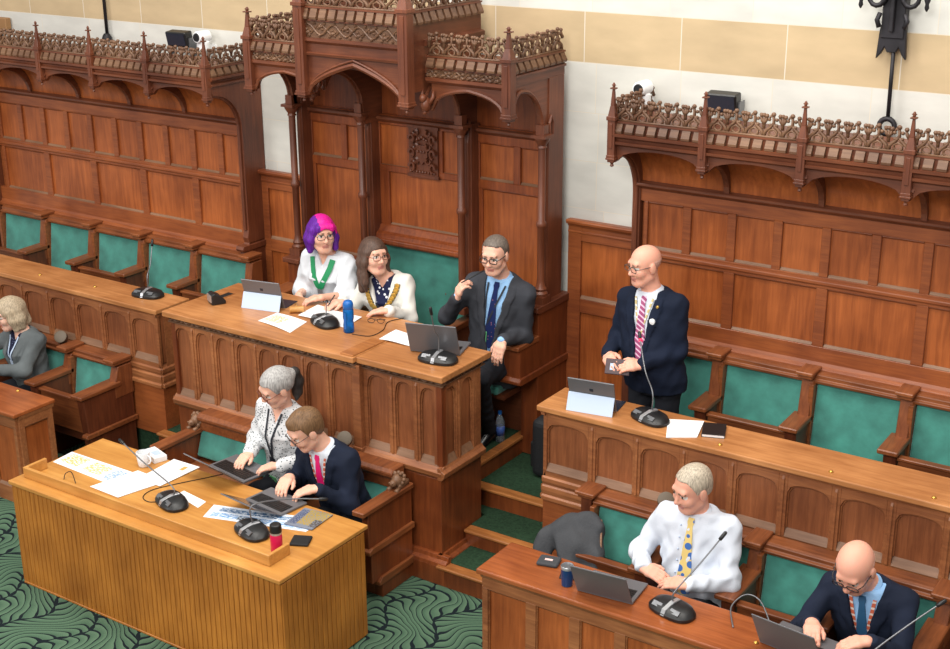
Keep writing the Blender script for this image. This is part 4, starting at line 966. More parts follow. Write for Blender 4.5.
# spectacles case and phone near the blue bottle
p = at(383, 322, CT); t = thing('spectacles', 'dark spectacles lying by the left hand of the woman with the gold chain', 'spectacles', (p[0] - .02, p[1] - .05, CT), .4)
mb = MB()
for s in (-1, 1): mb.tube([(s * .033 + .024 * math.cos(a), .0, .020 + .016 * math.sin(a)) for a in [2 * PI * i / 12 for i in range(12)]], .002, 6, closed=True)
mb.tube([(-.009, 0, .024), (.009, 0, .024)], .002, 6); build('frame', mb, M['black'], t)
for s in (-1, 1): build('temple', MB().tube([(s * .057, 0, .024), (s * .05, .06, .012), (s * .0, .075, .004)], .002, 6), M['black'], t)
p = at(297, 313, CT); t = thing('gavel', 'pale wooden gavel lying in front of the woman with purple hair', 'gavel', (p[0], p[1], CT), .75)
M['gavel_wood'] = wood('gavel_wood', (176, 118, 58), (222, 172, 104), 'x', .4)
build('head', MB().tube([(-.05, 0, .026), (-.046, 0, .026), (-.03, 0, .026), (.03, 0, .026), (.046, 0, .026), (.05, 0, .026)], [.020, .025, .022, .022, .025, .020], 14), M['gavel_wood'], t, smooth=True, auto=True)
build('handle', MB().tube([(0, .015, .026), (0, .10, .02), (0, .15, .016)], [.008, .007, .010], 10), M['gavel_wood'], t, smooth=True)
p = at(328, 327, CT); 
# front right desk
p = at(549, 563, FD); t = thing('wallet', 'dark grey case with a small red label, left of the blue tumbler', 'case', (p[0], p[1], FD), .25)
M['dark_cloth'] = plain('dark_cloth', (58, 60, 64), .8, bump=.3, bscale=90)
build('case', MB().box(-.06, .06, -.05, .05, 0, .022), M['dark_cloth'], t, bevel=.014, seg=3); build('label', MB().box(-.022, .022, -.012, .006, .022, .0235), plain('label_red', (226, 196, 192), .6), t)
p = at(574, 577, FD); t = thing('mobile_phone', 'black mobile phone lying behind the blue tumbler', 'phone', (p[0], p[1], FD), .35)
build('case', MB().box(-.075, .075, -.037, .037, 0, .009), M['black'], t, bevel=.004, seg=2); build('glass', MB().box(-.07, .07, -.033, .033, .009, .0095), M['screen_dark'], t)
p = at(567, 585, FD); t = thing('tumbler', 'dark blue metal tumbler with steel rim beside the grey laptop', 'tumbler', (p[0], p[1], FD))
build('body', MB().lathe([(.026, 0), (.029, .003), (.034, .10)], n=24), M['blue_cup'], t, smooth=True, auto=True); build('rim', MB().lathe([(.0345, .10), (.0352, .115), (.033, .118), (.031, .108)], n=24), M['silver'], t, smooth=True, auto=True); build('lid', MB().lathe([(.031, .108), (.031, .112), (.010, .113)], n=20), M['grey_metal'], t, smooth=True, auto=True)
# brass studs on the desk tops
for px, py, Z, lab in ((40, 275, RD, 'small brass stud nearest the left end of the left back-row desk'), (95, 287, RD, 'small brass stud halfway along the left back-row desk'), (720, 445, RD, 'small brass stud just in front of the black notebook'), (831, 472, RD, 'small brass stud on the right back-row desk, right of the notebook'), (934, 498, RD, 'small brass stud at the far right of the back-row desk'), (756, 643, FD, 'small brass stud at the bottom of the reddish front desk'), (18, 391, FD, 'small pale stud on the left front desk')):
    p = at(px, py, Z); o = build('brass_stud', MB().lathe([(.013, 0), (.013, .004), (.008, .009), (.003, .011)], n=12), M['brass'], smooth=True); o.location = (p[0], p[1], Z); tag(o, lab, 'stud', 'brass studs on the desks')
# cables
def cable(label, pts, r=.0028, mat='black_rubber'):
    P = [np.array(p, float) for p in pts]; Q = []
    for i in range(len(P) - 1):
        p0 = P[max(i - 1, 0)]; p1 = P[i]; p2 = P[i + 1]; p3 = P[min(i + 2, len(P) - 1)]
        for k in range(8):
            u = k / 8; Q.append(.5 * ((2 * p1) + (-p0 + p2) * u + (2 * p0 - 5 * p1 + 4 * p2 - p3) * u * u + (-p0 + 3 * p1 - 3 * p2 + p3) * u ** 3))
    Q.append(P[-1]); return tag(build('cable', MB().tube(Q, r, 6), M[mat], smooth=True, loc=tuple(P[0])), label, 'cable')
def onz(z, ps): return [V(*(at(x, y, z)[:2]), z) for x, y in ps]
cable('thin black cable curling from the left microphone across the slatted table', onz(TB + .003, [(168, 500), (150, 502), (143, 497), (152, 490), (176, 484), (205, 478), (228, 473)]))
cable('short black cable loop behind the raised edge at the slatted table\'s left end', [V(*at(64, 480, TB)[:2], TB + .004), V(*at(66, 478, TB)[:2], TB + .03), V(*at(72, 478, TB)[:2], TB + .04), V(*at(76, 486, TB)[:2], TB + .02)])
cable('grey cable looping on the reddish desk before the empty green seat', [V(*at(733, 628, FD)[:2], FD + .004), V(*at(731, 612, FD)[:2], FD + .03), V(*at(745, 605, FD)[:2], FD + .06), V(*at(760, 610, FD)[:2], FD + .05), V(*at(771, 627, FD)[:2], FD + .004)], .004, 'grey_metal')
cable('black cable trailing over the central desk right of the blue bottle', onz(CT + .003, [(352, 334), (370, 336), (383, 330), (388, 322), (404, 318)]))
# round loudspeakers on the seat backs
def boss(label, x, y, z):
    t = thing('round_loudspeaker', label, 'loudspeaker', (x, y, z), .55, 'round loudspeakers on the seat backs')
    a = math.radians(35)
    a = PI / 2 - a
    R = np.array([[1, 0, 0], [0, math.cos(a), -math.sin(a)], [0, math.sin(a), math.cos(a)]])
    mb = MB().lathe([(.040, -.03), (.046, -.02), (.046, .025), (.048, .03), (.040, .034)], n=20).xf(R, (0, 0, .05)); build('housing', mb, M['speaker_brown'], t, smooth=True, auto=True)
    mb = MB().lathe([(.040, .0335), (.030, .030), (.012, .031), (.002, .033)], n=20).xf(R, (0, 0, .05)); build('grille', mb, M['sill'], t, smooth=True)
    build('bracket', MB().box(-.02, .02, -.005, .05, -.02, .03), M['seat_dark'], t, bevel=.003)
M['speaker_brown'] = plain('speaker_brown', (96, 84, 70), .6)
boss('round brown loudspeaker behind the shoulder of the woman in grey', -2.60, .225, .79)
boss('round brown loudspeaker behind the young man with the pink tie', .46, -.085, .80)
boss('round brown loudspeaker behind the shoulder of the man in the white shirt', 2.545, .25, .80)
# jacket draped over the aisle seat is cloth: see people. Bag and bottle by the dais
t = thing('backpack', 'black bag standing against the end of the back-row desk', 'bag', (1.30, 1.06, FT), .05)
build('body', MB().box(-.07, .07, -.16, .16, 0, .42), plain('bag_black', (20, 22, 26), .75, bump=.3), t, bevel=.045, seg=3); build('pocket', MB().box(-.095, -.065, -.12, .12, .05, .24), M['black_rubber'], t, bevel=.015, seg=2); build('strap', MB().tube([(-.05, 0, .41), (-.03, 0, .47), (.03, 0, .47), (.05, 0, .41)], .01, 8), M['black_rubber'], t, smooth=True)
p = at(500, 441, .522); t = thing('water_bottle', 'clear plastic water bottle with blue cap standing on the dais step', 'bottle', (p[0], p[1], .522))
m, nt, b = newmat('clear_plastic'); b.inputs['Base Color'].default_value = lin((214, 228, 240)); b.inputs['Transmission Weight'].default_value = .8; b.inputs['Roughness'].default_value = .08; b.inputs['IOR'].default_value = 1.25; M['clear'] = m
build('body', MB().lathe([(.028, 0), (.032, .006), (.032, .14), (.026, .17), (.013, .195), (.013, .205)], n=20), M['clear'], t, smooth=True); build('label', MB().lathe([(.0326, .05), (.0326, .115)], n=20), plain('label_blue', (60, 92, 168), .5), t, smooth=True); build('cap', MB().lathe([(.014, .203), (.014, .225), (.012, .227)], n=16), M['blue_cap'], t, smooth=True, auto=True)

# ------------------------------------------------------------------ on the stone wall
def flood(label, x, y, z, rz):
    t = thing('floodlight', label, 'floodlight', (x, y, z), rz, 'floodlights above the canopies')
    mb = MB().hexa([(-.10, -.05, 0), (.10, -.05, 0), (.10, .03, -.01), (-.10, .03, -.01), (-.10, -.075, .115), (.10, -.075, .115), (.10, .02, .125), (-.10, .02, .125)]); build('housing', mb, M['black'], t, bevel=.008)
    mb = MB().hexa([(-.088, -.054, .012), (.088, -.054, .012), (.088, -.052, .012), (-.088, -.052, .012), (-.088, -.076, .105), (.088, -.076, .105), (.088, -.074, .105), (-.088, -.074, .105)]); build('glass', mb, M['screen_dark'], t)
    build('bracket', MB().box(-.11, -.10, -.03, .06, -.10, .07).box(.10, .11, -.03, .06, -.10, .07).box(-.11, .11, .05, .06, -.10, -.08), M['grey_metal'], t)
flood('black floodlight above the left canopy, beside the white camera', -2.39, 1.52, 2.93, .1)
flood('black floodlight above the right canopy, right of the white camera', 2.22, 1.52, 2.86, .05)
def camera_unit(label, x, y, z, rz):
    t = thing('security_camera', label, 'camera', (x, y, z), rz, 'white cameras above the canopies')
    build('base', MB().lathe([(.05, 0), (.052, .01), (.05, .06), (.04, .07)], n=20), M['white_plastic'], t, smooth=True, auto=True)
    h = build('head', MB().tube([(0, .06, .10), (0, .05, .10), (0, -.06, .10), (0, -.07, .10)], [.03, .046, .046, .04], 18), M['white_plastic'], t, smooth=True, auto=True)
    build('lens', MB().tube([(0, -.07, .10), (0, -.078, .10)], [.034, .030], 16), M['black'], h)
    build('bracket', MB().box(-.02, .02, .03, .12, .0, .03), M['white_plastic'], t)
camera_unit('white dome camera above the right canopy', 1.68, 1.50, 2.86, .0)
camera_unit('white camera above the left canopy beside the floodlight', -2.15, 1.52, 2.92, .0)
o = build('electrical_box', MB().box(-.07, .07, -.03, .03, -.05, .05), plain('tan_box', (150, 112, 72), .6), bevel=.006); o.location = (-4.66, 1.60, 2.96); tag(o, 'small tan box on the stone wall above the left canopy', 'box')
t = thing('wall_bracket', 'ornate black iron bracket on the stone wall at the top right', 'bracket', (3.20, 1.60, 3.4), world=True)
mb = MB(); x = 3.19
mb.box(x - .065, x + .065, 1.56, 1.635, 3.36, 4.0); mb.prism([(x - .085, 3.24), (x - .06, 3.27), (x - .04, 3.31), (x - .025, 3.28), (x + .025, 3.28), (x + .04, 3.31), (x + .06, 3.27), (x + .085, 3.24), (x + .075, 3.40), (x + .065, 3.45), (x - .065, 3.45), (x - .075, 3.40)], 'y', 1.57, 1.60)
mb.box(x - .012, x + .012, 1.52, 1.57, 3.40, 4.0); build('plate', mb, M['iron'], t, bevel=.004)
for s in (-1, 1):
    mb = MB(); mb.tube([(x + s * (.10 + .055 * math.cos(a) * (1 - i * .04)), 1.54, 3.60 + .07 * math.sin(a) * (1 - i * .04)) for i, a in enumerate([PI + .5 * k for k in range(14)])], [.016 - .0006 * k for k in range(14)], 8)
    mb.tube([(x + s * .07, 1.54, 3.42), (x + s * .085, 1.54, 3.46), (x + s * .07, 1.54, 3.50)], .014, 6); build('scroll', mb, M['iron'], t, smooth=True)
    build('finial', MB().lathe([(.004, 0), (.014, .02), (.010, .04), (.018, .06), (.006, .10)], (x + s * .185, 1.54, 3.52), 10), M['iron'], t, smooth=True)
build('rod', MB().tube([(x + .01, 1.585, 3.34), (x + .015, 1.585, 2.90)], .012, 8), M['iron'], t, smooth=True)
build('ring', MB().tube([(x + .015 + .045 * math.cos(a), 1.58, 2.86 + .045 * math.sin(a)) for a in [2 * PI * k / 16 for k in range(16)]], .016, 8, closed=True), M['iron'], t, smooth=True)
t = thing('wall_rod', 'thin black iron rod on the stone wall at the top left', 'rod', (-3.40, 1.6, 3.2), world=True)
build('rod', MB().tube([(-3.33, 1.60, 2.95), (-3.33, 1.60, 4.0)], .014, 8), M['iron'], t, smooth=True); build('foot', MB().lathe([(.04, 0), (.042, .02), (.03, .05), (.02, .06)], (-3.33, 1.595, 2.90), 14), M['iron'], t, smooth=True, auto=True)
# ------------------------------------------------------------------ people: distance-field modelling
def unit(v): v = np.array(v, float); return v / (np.linalg.norm(v) + 1e-12)
class Field:
    """smooth union of rounded primitives, meshed with surface nets"""
    def __init__(s): s.p = []
    def cap(s, a, b, ra, rb=None, k=.012, t=0): s.p.append(('cap', np.array(a, float), np.array(b, float), ra, ra if rb is None else rb, k, t)); return s
    def ell(s, c, r, R=None, k=.012, t=0): s.p.append(('ell', np.array(c, float), np.array(r, float), np.eye(3) if R is None else np.array(R, float), k, t)); return s
    def loft(s, O, Rm, tab, k=.03, t=0, mod=None): s.p.append(('loft', np.array(O, float), np.array(Rm, float), np.array(tab, float), k, t, mod)); return s
    def cut(s, fn, box=None, k=.0): s.p.append(('cut', fn, box, k)); return s
    def chain(s, pts, rs, k=.012, t=0):
        for i in range(len(pts) - 1): s.cap(pts[i], pts[i + 1], rs[i], rs[i + 1], k, t)
        return s
    @staticmethod
    def dist(q, P):
        if q[0] == 'cap':
            a, b, ra, rb = q[1:5]; ab = b - a; L = ab @ ab + 1e-12
            h = np.clip((P - a) @ ab / L, 0, 1); return np.linalg.norm(P - a - h[..., None] * ab, axis=-1) - (ra + (rb - ra) * h)
        if q[0] == 'ell':
            L = (P - q[1]) @ q[3].T; k0 = np.linalg.norm(L / q[2], axis=-1); k1 = np.linalg.norm(L / q[2] ** 2, axis=-1); return k0 * (k0 - 1) / (k1 + 1e-9)
        O, Rm, tab = q[1:4]; L = (P - O) @ Rm.T; u = L[..., 2]; us = tab[:, 0]
        a = np.interp(u, us, tab[:, 1]); b = np.interp(u, us, tab[:, 2]); c = np.interp(u, us, tab[:, 3])
        x = L[..., 0]; y = L[..., 1] - c
        k0 = np.sqrt((x / a) ** 2 + (y / b) ** 2) + 1e-9; k1 = np.sqrt((x / a ** 2) ** 2 + (y / b ** 2) ** 2) + 1e-9
        d = k0 * (k0 - 1) / k1; d = np.where(k0 < .3, np.minimum(d, -.3 * np.minimum(a, b) * .9), d)
        if q[6] is not None: d = d + q[6](L)
        e = np.maximum(us[0] - u, u - us[-1]); return np.maximum(d, e)
    @staticmethod
    def bounds(q):
        if q[0] == 'cap': r = max(q[3], q[4]); return np.minimum(q[1], q[2]) - r, np.maximum(q[1], q[2]) + r
        if q[0] == 'ell': r = max(q[2]); return q[1] - r, q[1] + r
        tab = q[3]; R = q[2]; r = max(tab[:, 1].max(), (tab[:, 2] + abs(tab[:, 3])).max()) + .02
        A = q[1] + R[2] * tab[0, 0]; B = q[1] + R[2] * tab[-1, 0]; return np.minimum(A, B) - r, np.maximum(A, B) + r
    def eval(s, P):
        D = np.full(P.shape[:-1], 1.0)
        for q in s.p:
            if q[0] == 'cut': D = np.maximum(D, q[1](P)); continue
            k = q[5] if q[0] == 'cap' else (q[4])
            D = smin(D, s.dist(q, P), k)
        return D
    def mesh(s, h):
        bs = [s.bounds(q) for q in s.p if q[0] != 'cut']
        lo = np.min([b[0] for b in bs], 0) - 2.5 * h; hi = np.max([b[1] for b in bs], 0) + 2.5 * h
        n = np.ceil((hi - lo) / h).astype(int) + 1
        ax = [lo[i] + h * np.arange(n[i]) for i in range(3)]
        D = np.full(n, .5, dtype=np.float32)
        def block(b0, b1):
            i0 = np.maximum(np.floor((b0 - lo) / h).astype(int), 0); i1 = np.minimum(np.ceil((b1 - lo) / h).astype(int) + 1, n)
            sl = tuple(slice(a, b) for a, b in zip(i0, i1))
            G = np.stack(np.meshgrid(ax[0][sl[0]], ax[1][sl[1]], ax[2][sl[2]], indexing='ij'), -1); return sl, G
        for q in s.p:
            if q[0] == 'cut':
                sl, G = block(*(q[2] if q[2] is not None else (lo, hi))); D[sl] = np.maximum(D[sl], q[1](G)); continue
            k = q[5] if q[0] == 'cap' else q[4]
            b0, b1 = s.bounds(q); m = k + 2.5 * h; sl, G = block(b0 - m, b1 + m)
            D[sl] = smin(D[sl], s.dist(q, G), k)
        return nets(D, lo, h)
    def tags(s, C):
        best = np.full(len(C), 9.); tg = np.zeros(len(C), int)
        for q in s.p:
            if q[0] == 'cut': continue
            d = s.dist(q, C); t = q[6] if q[0] == 'cap' else q[5]; m = d < best - (0 if t == 0 else -.0015); best = np.where(m, d, best); tg = np.where(m, t, tg)
        return tg
def smin(a, b, k):
    if k <= 0: return np.minimum(a, b)
    h = np.maximum(k - np.abs(a - b), 0) / k; return np.minimum(a, b) - h * h * k * .25
def nets(D, lo, h):
    S = D < 0; nx, ny, nz = D.shape
    c = np.zeros((nx - 1, ny - 1, nz - 1), np.int8)
    for i in (0, 1):
        for j in (0, 1):
            for k in (0, 1): c += S[i:nx - 1 + i, j:ny - 1 + j, k:nz - 1 + k]
    I, J, K = np.nonzero((c > 0) & (c < 8)); idx = np.full(c.shape, -1, int); idx[I, J, K] = np.arange(len(I))
    acc = np.zeros((len(I), 3)); cnt = np.zeros(len(I))
    cor = [(i, j, k) for i in (0, 1) for j in (0, 1) for k in (0, 1)]
    for a in cor:
        for ax in range(3):
            if a[ax]: continue
            b = list(a); b[ax] = 1
            d0 = D[I + a[0], J + a[1], K + a[2]]; d1 = D[I + b[0], J + b[1], K + b[2]]; m = (d0 < 0) != (d1 < 0)
            t = np.where(m, d0 / np.where(m, d0 - d1, 1), 0); p = np.array(a, float)[None] + np.zeros((len(I), 3)); p[:, ax] += t
            acc += np.where(m[:, None], p, 0); cnt += m
    Vt = lo + h * (np.stack([I, J, K], 1) + acc / cnt[:, None])
    F = []
    for ax in range(3):
        o = [0, 0, 0]; o[ax] = 1
        A = S[:nx - o[0], :ny - o[1], :nz - o[2]]; B = S[o[0]:, o[1]:, o[2]:]
        x, y, z = np.nonzero(A != B); q = np.stack([x, y, z], 1); b, d = (ax + 1) % 3, (ax + 2) % 3
        ok = (q[:, b] > 0) & (q[:, d] > 0) & (q[:, b] < c.shape[b]) & (q[:, d] < c.shape[d]) & (q[:, ax] < c.shape[ax]); q = q[ok]; ins = A[q[:, 0], q[:, 1], q[:, 2]]
        eb = np.zeros(3, int); eb[b] = 1; ed = np.zeros(3, int); ed[d] = 1
        f = [q - eb - ed, q - ed, q, q - eb]; f = np.stack([idx[g[:, 0], g[:, 1], g[:, 2]] for g in f], 1)
        f = np.where(ins[:, None], f, f[:, ::-1]); F.append(f)
    return Vt, np.concatenate(F)
def field_object(name, parts, mats, root, off, parent=True, disp=None):
    """parts = list of (Field, cell size); joins them into one mesh object"""
    vs, fs, ms, o = [], [], [], 0
    for fd, h in parts:
        v, f = fd.mesh(h)
        if disp is not None: v = disp(v)
        C = v[f].mean(1); ms.append(fd.tags(C)); vs.append(v); fs.append(f + o); o += len(v)
    v = np.concatenate(vs) - off; f = np.concatenate(fs); m = np.concatenate(ms)
    me = bpy.data.meshes.new(name)
    me.vertices.add(len(v)); me.vertices.foreach_set('co', v.ravel()); me.loops.add(len(f) * 4); me.loops.foreach_set('vertex_index', f.ravel())
    me.polygons.add(len(f)); me.polygons.foreach_set('loop_start', np.arange(len(f)) * 4); me.polygons.foreach_set('loop_total', np.full(len(f), 4)); me.update(calc_edges=True); me.validate()
    for mt in mats: me.materials.append(mt)
    me.polygons.foreach_set('material_index', np.clip(m, 0, len(mats) - 1).astype(np.int32)); me.polygons.foreach_set('use_smooth', np.ones(len(f), bool))
    ob = bpy.data.objects.new(name, me); col.objects.link(ob)
    if root is not None: ob.parent = root
    else: ob.location = off
    OFF[ob.name] = np.array(off, float)
    return ob
# -------------------------------------------------- materials
def skinmat(name, c):
    m, nt, b = newmat(name); b.inputs['Base Color'].default_value = lin(c); b.inputs['Roughness'].default_value = .5; b.inputs['Subsurface Weight'].default_value = .12; b.inputs['Subsurface Radius'].default_value = (.012, .004, .002); b.inputs['Specular IOR Level'].default_value = .4
    return m
SK = {k: skinmat('skin_' + k, c) for k, c in dict(fair=(230, 178, 154), pink=(230, 168, 144), warm=(214, 158, 134), pale=(234, 190, 168)).items()}
M['lips'] = plain('lips', (200, 132, 120), .5); M['eye'] = plain('eye_white', (226, 222, 216), .3); M['pupil'] = plain('eye_iris', (52, 40, 34), .3); M['brow'] = plain('eyebrow', (150, 116, 96), .8)
def cloth(name, c, var=.08, rough=.85, bs=140, bump=.15): return plain(name, c, rough, spec=.2, bump=bump, bscale=bs, var=var, vscale=5)
M['navy'] = cloth('navy_suit', (26, 33, 50)); M['navy_blue'] = cloth('dark_navy_suit', (22, 30, 48)); M['charcoal'] = cloth('charcoal_suit', (58, 60, 66)); M['grey_knit'] = cloth('grey_knit', (96, 102, 104), .12, .95, 220, .5)
M['white_cloth'] = cloth('white_cloth', (216, 221, 227), .02); M['white_shirt'] = cloth('white_shirt', (212, 219, 230), .02); M['blue_shirt'] = cloth('pale_blue_shirt', (148, 190, 232), .03); M['ivory'] = cloth('ivory_jacket', (222, 220, 213), .02); M['dark_trousers'] = cloth('dark_trousers', (36, 38, 44)); M['black_shoe'] = plain('black_leather', (18, 18, 20), .25)
def dots(name, base, dot, scale, size, base2=None):
    m, nt, b = newmat(name); L = nt.links.new; tc = N(nt, 'ShaderNodeTexCoord'); vo = N(nt, 'ShaderNodeTexVoronoi'); vo.inputs['Scale'].default_value = scale; vo.inputs['Randomness'].default_value = .75
    L(tc.outputs['Object'], vo.inputs['Vector']); lt = N(nt, 'ShaderNodeMath', operation='LESS_THAN'); L(vo.outputs['Distance'], lt.inputs[0]); lt.inputs[1].default_value = size
    mx = N(nt, 'ShaderNodeMix', data_type='RGBA'); L(lt.outputs[0], mx.inputs[0]); mx.inputs[6].default_value = lin(base); mx.inputs[7].default_value = lin(dot); L(mx.outputs[2], b.inputs['Base Color']); b.inputs['Roughness'].default_value = .8; b.inputs['Specular IOR Level'].default_value = .2
    return m
M['spotted'] = dots('spotted_blouse', (218, 220, 222), (70, 84, 90), 62, .30); M['navy_dots'] = dots('navy_dotted_top', (30, 34, 66), (226, 228, 236), 34, .30); M['navy_floral'] = dots('navy_patterned_top', (26, 30, 54), (110, 120, 150), 60, .22)
def stripes(name, a, c, freq, direc=(1, 0, 1), duty=.35):
    m, nt, b = newmat(name); L = nt.links.new; tc = N(nt, 'ShaderNodeTexCoord'); d = N(nt, 'ShaderNodeVectorMath', operation='DOT_PRODUCT'); d.inputs[1].default_value = direc; L(tc.outputs['Object'], d.inputs[0])
    mu = N(nt, 'ShaderNodeMath', operation='MULTIPLY'); mu.inputs[1].default_value = freq; L(d.outputs['Value'], mu.inputs[0]); fr = N(nt, 'ShaderNodeMath', operation='FRACT'); L(mu.outputs[0], fr.inputs[0]); lt = N(nt, 'ShaderNodeMath', operation='LESS_THAN'); L(fr.outputs[0], lt.inputs[0]); lt.inputs[1].default_value = duty
    mx = N(nt, 'ShaderNodeMix', data_type='RGBA'); L(lt.outputs[0], mx.inputs[0]); mx.inputs[6].default_value = lin(a); mx.inputs[7].default_value = lin(c); L(mx.outputs[2], b.inputs['Base Color']); b.inputs['Roughness'].default_value = .6
    return m
M['tie_stripe'] = stripes('striped_tie', (150, 66, 110), (216, 180, 204), 34, (.5, 0, 1)); M['zebra'] = stripes('striped_skirt', (30, 30, 34), (226, 226, 228), 40, (1, .5, .4), .5); M['lanyard_orange'] = stripes('orange_lanyard', (196, 96, 66), (222, 200, 190), 30, (0, 0, 1)); M['lanyard_yellow'] = stripes('yellow_lanyard', (196, 176, 120), (222, 222, 216), 30, (0, 0, 1))
M['tie_navy'] = dots('navy_spotted_tie', (26, 38, 84), (150, 96, 110), 40, .16); M['tie_yellow'] = dots('yellow_dotted_tie', (222, 196, 124), (66, 108, 176), 19, .40); M['tie_pink'] = plain('pink_tie', (222, 24, 110), .5); M['tie_blue'] = plain('blue_tie', (44, 88, 124), .5)
M['lanyard_dark'] = plain('dark_lanyard', (34, 38, 48), .6); M['green_ribbon'] = plain('green_ribbon', (26, 140, 88), .6); M['gold'] = plain('gold', (222, 182, 92), .35, .6)
def hairm(name, c, v=.18):
    m, nt, b = newmat(name); L = nt.links.new; tc = N(nt, 'ShaderNodeTexCoord'); mp = N(nt, 'ShaderNodeMapping'); mp.inputs['Scale'].default_value = (170, 90, 22); n = N(nt, 'ShaderNodeTexNoise'); n.inputs['Scale'].default_value = 1.0; n.inputs['Detail'].default_value = 4
    L(tc.outputs['Object'], mp.inputs['Vector']); L(mp.outputs['Vector'], n.inputs['Vector']); cr = N(nt, 'ShaderNodeValToRGB'); cr.color_ramp.elements[0].position = .32; cr.color_ramp.elements[1].position = .68
    cr.color_ramp.elements[0].color = lin([x * (1 - v) for x in c]); cr.color_ramp.elements[1].color = lin([min(255, x * (1 + v)) for x in c]); L(n.outputs['Fac'], cr.inputs['Fac']); L(cr.outputs['Color'], b.inputs['Base Color'])
    bp = N(nt, 'ShaderNodeBump'); bp.inputs['Strength'].default_value = .35; bp.inputs['Distance'].default_value = .004; L(n.outputs['Fac'], bp.inputs['Height']); L(bp.outputs['Normal'], b.inputs['Normal']); b.inputs['Roughness'].default_value = .5; b.inputs['Specular IOR Level'].default_value = .35
    return m
for k_, c_ in dict(hair_grey=(158, 156, 154), hair_black=(44, 40, 38), hair_brown=(112, 84, 58), hair_dkbrown=(84, 64, 54), hair_blond=(168, 152, 128), hair_steel=(104, 94, 86), hair_sandy=(176, 164, 146), hair_purple=(92, 30, 140), hair_pink=(224, 32, 142)).items(): M[k_] = hairm(k_, c_)
M['stubble'] = skinmat('shaved_scalp', (204, 160, 144)); M['badge_green'] = plain('badge_green', (120, 206, 140), .4)
M['glasses'] = plain('dark_glasses', (40, 34, 34), .3); M['glasses_brown'] = plain('brown_glasses', (120, 66, 48), .3); M['glasses_thin'] = plain('thin_glasses', (92, 84, 80), .3, .5)

# -------------------------------------------------- figure
MALE = [(-.22, .175, .115, .0), (-.08, .185, .125, .0), (.12, .168, .122, .006), (.30, .165, .118, .008), (.52, .182, .122, .006), (.72, .192, .118, .0), (.86, .168, .098, -.004), (.95, .105, .075, -.002), (1.02, .066, .062, .0)]
FEM = [(-.22, .178, .118, .0), (-.08, .182, .125, .0), (.12, .158, .115, .006), (.30, .146, .106, .008), (.52, .158, .118, .016), (.66, .164, .125, .022), (.80, .155, .100, .006), (.92, .110, .074, -.002), (1.02, .056, .054, .0)]
class Person: pass
def ik(S, W, la, lf, hint):
    d = W - S; L = np.linalg.norm(d); mx = (la + lf) * .995
    if L > mx: la *= L / mx; lf *= L / mx
    e = d / L; x = (la * la - lf * lf + L * L) / (2 * L); y = math.sqrt(max(la * la - x * x, 1e-6)); h = np.array(hint, float); h = unit(h - e * (h @ e)); return S + e * x + h * y
def add_hand(f, W, D, B, thumb, curl=.35, s=1.0, spread=1.0, t=0):
    """W wrist, D towards the fingers, B normal of the back of the hand, thumb = +1/-1 side"""
    D = unit(D); B = unit(B - D * (np.array(B) @ D)); X = np.cross(D, B) * thumb
    P = lambda d, x, b: W + s * (D * d + X * x + B * b)
    offs = (.030, .0105, -.0095, -.029); lens = ((.040, .025, .020), (.044, .028, .022), (.041, .026, .021), (.032, .020, .018))
    for o, ln in zip(offs, lens):
        f.chain([P(.005, o * .55, 0), P(.050, o * .88, .004), P(.088 - abs(o + .01) * .25, o, .001)], [.017 * s, .0145 * s, .0115 * s], .014, t)
        a = curl * .7; p = P(.088 - abs(o + .01) * .25, o, .001); d = D
        sp = X * (o * .9 * spread)
        for i, l in enumerate(ln):
            dv = unit(D * math.cos(a) - B * math.sin(a) + sp * (1.6 if i == 0 else .8)); q = p + dv * l * s; r = (.0098, .0088, .0078)[i] * s; f.cap(p, q, r * 1.04, r, .004, t); p = q; a += curl
    f.chain([P(.012, .020, -.004), P(.042, .043, -.010), P(.070, .055, -.016), P(.092, .056, -.022)], [.018 * s, .0135 * s, .0112 * s, .009 * s], .006, t)
    return P
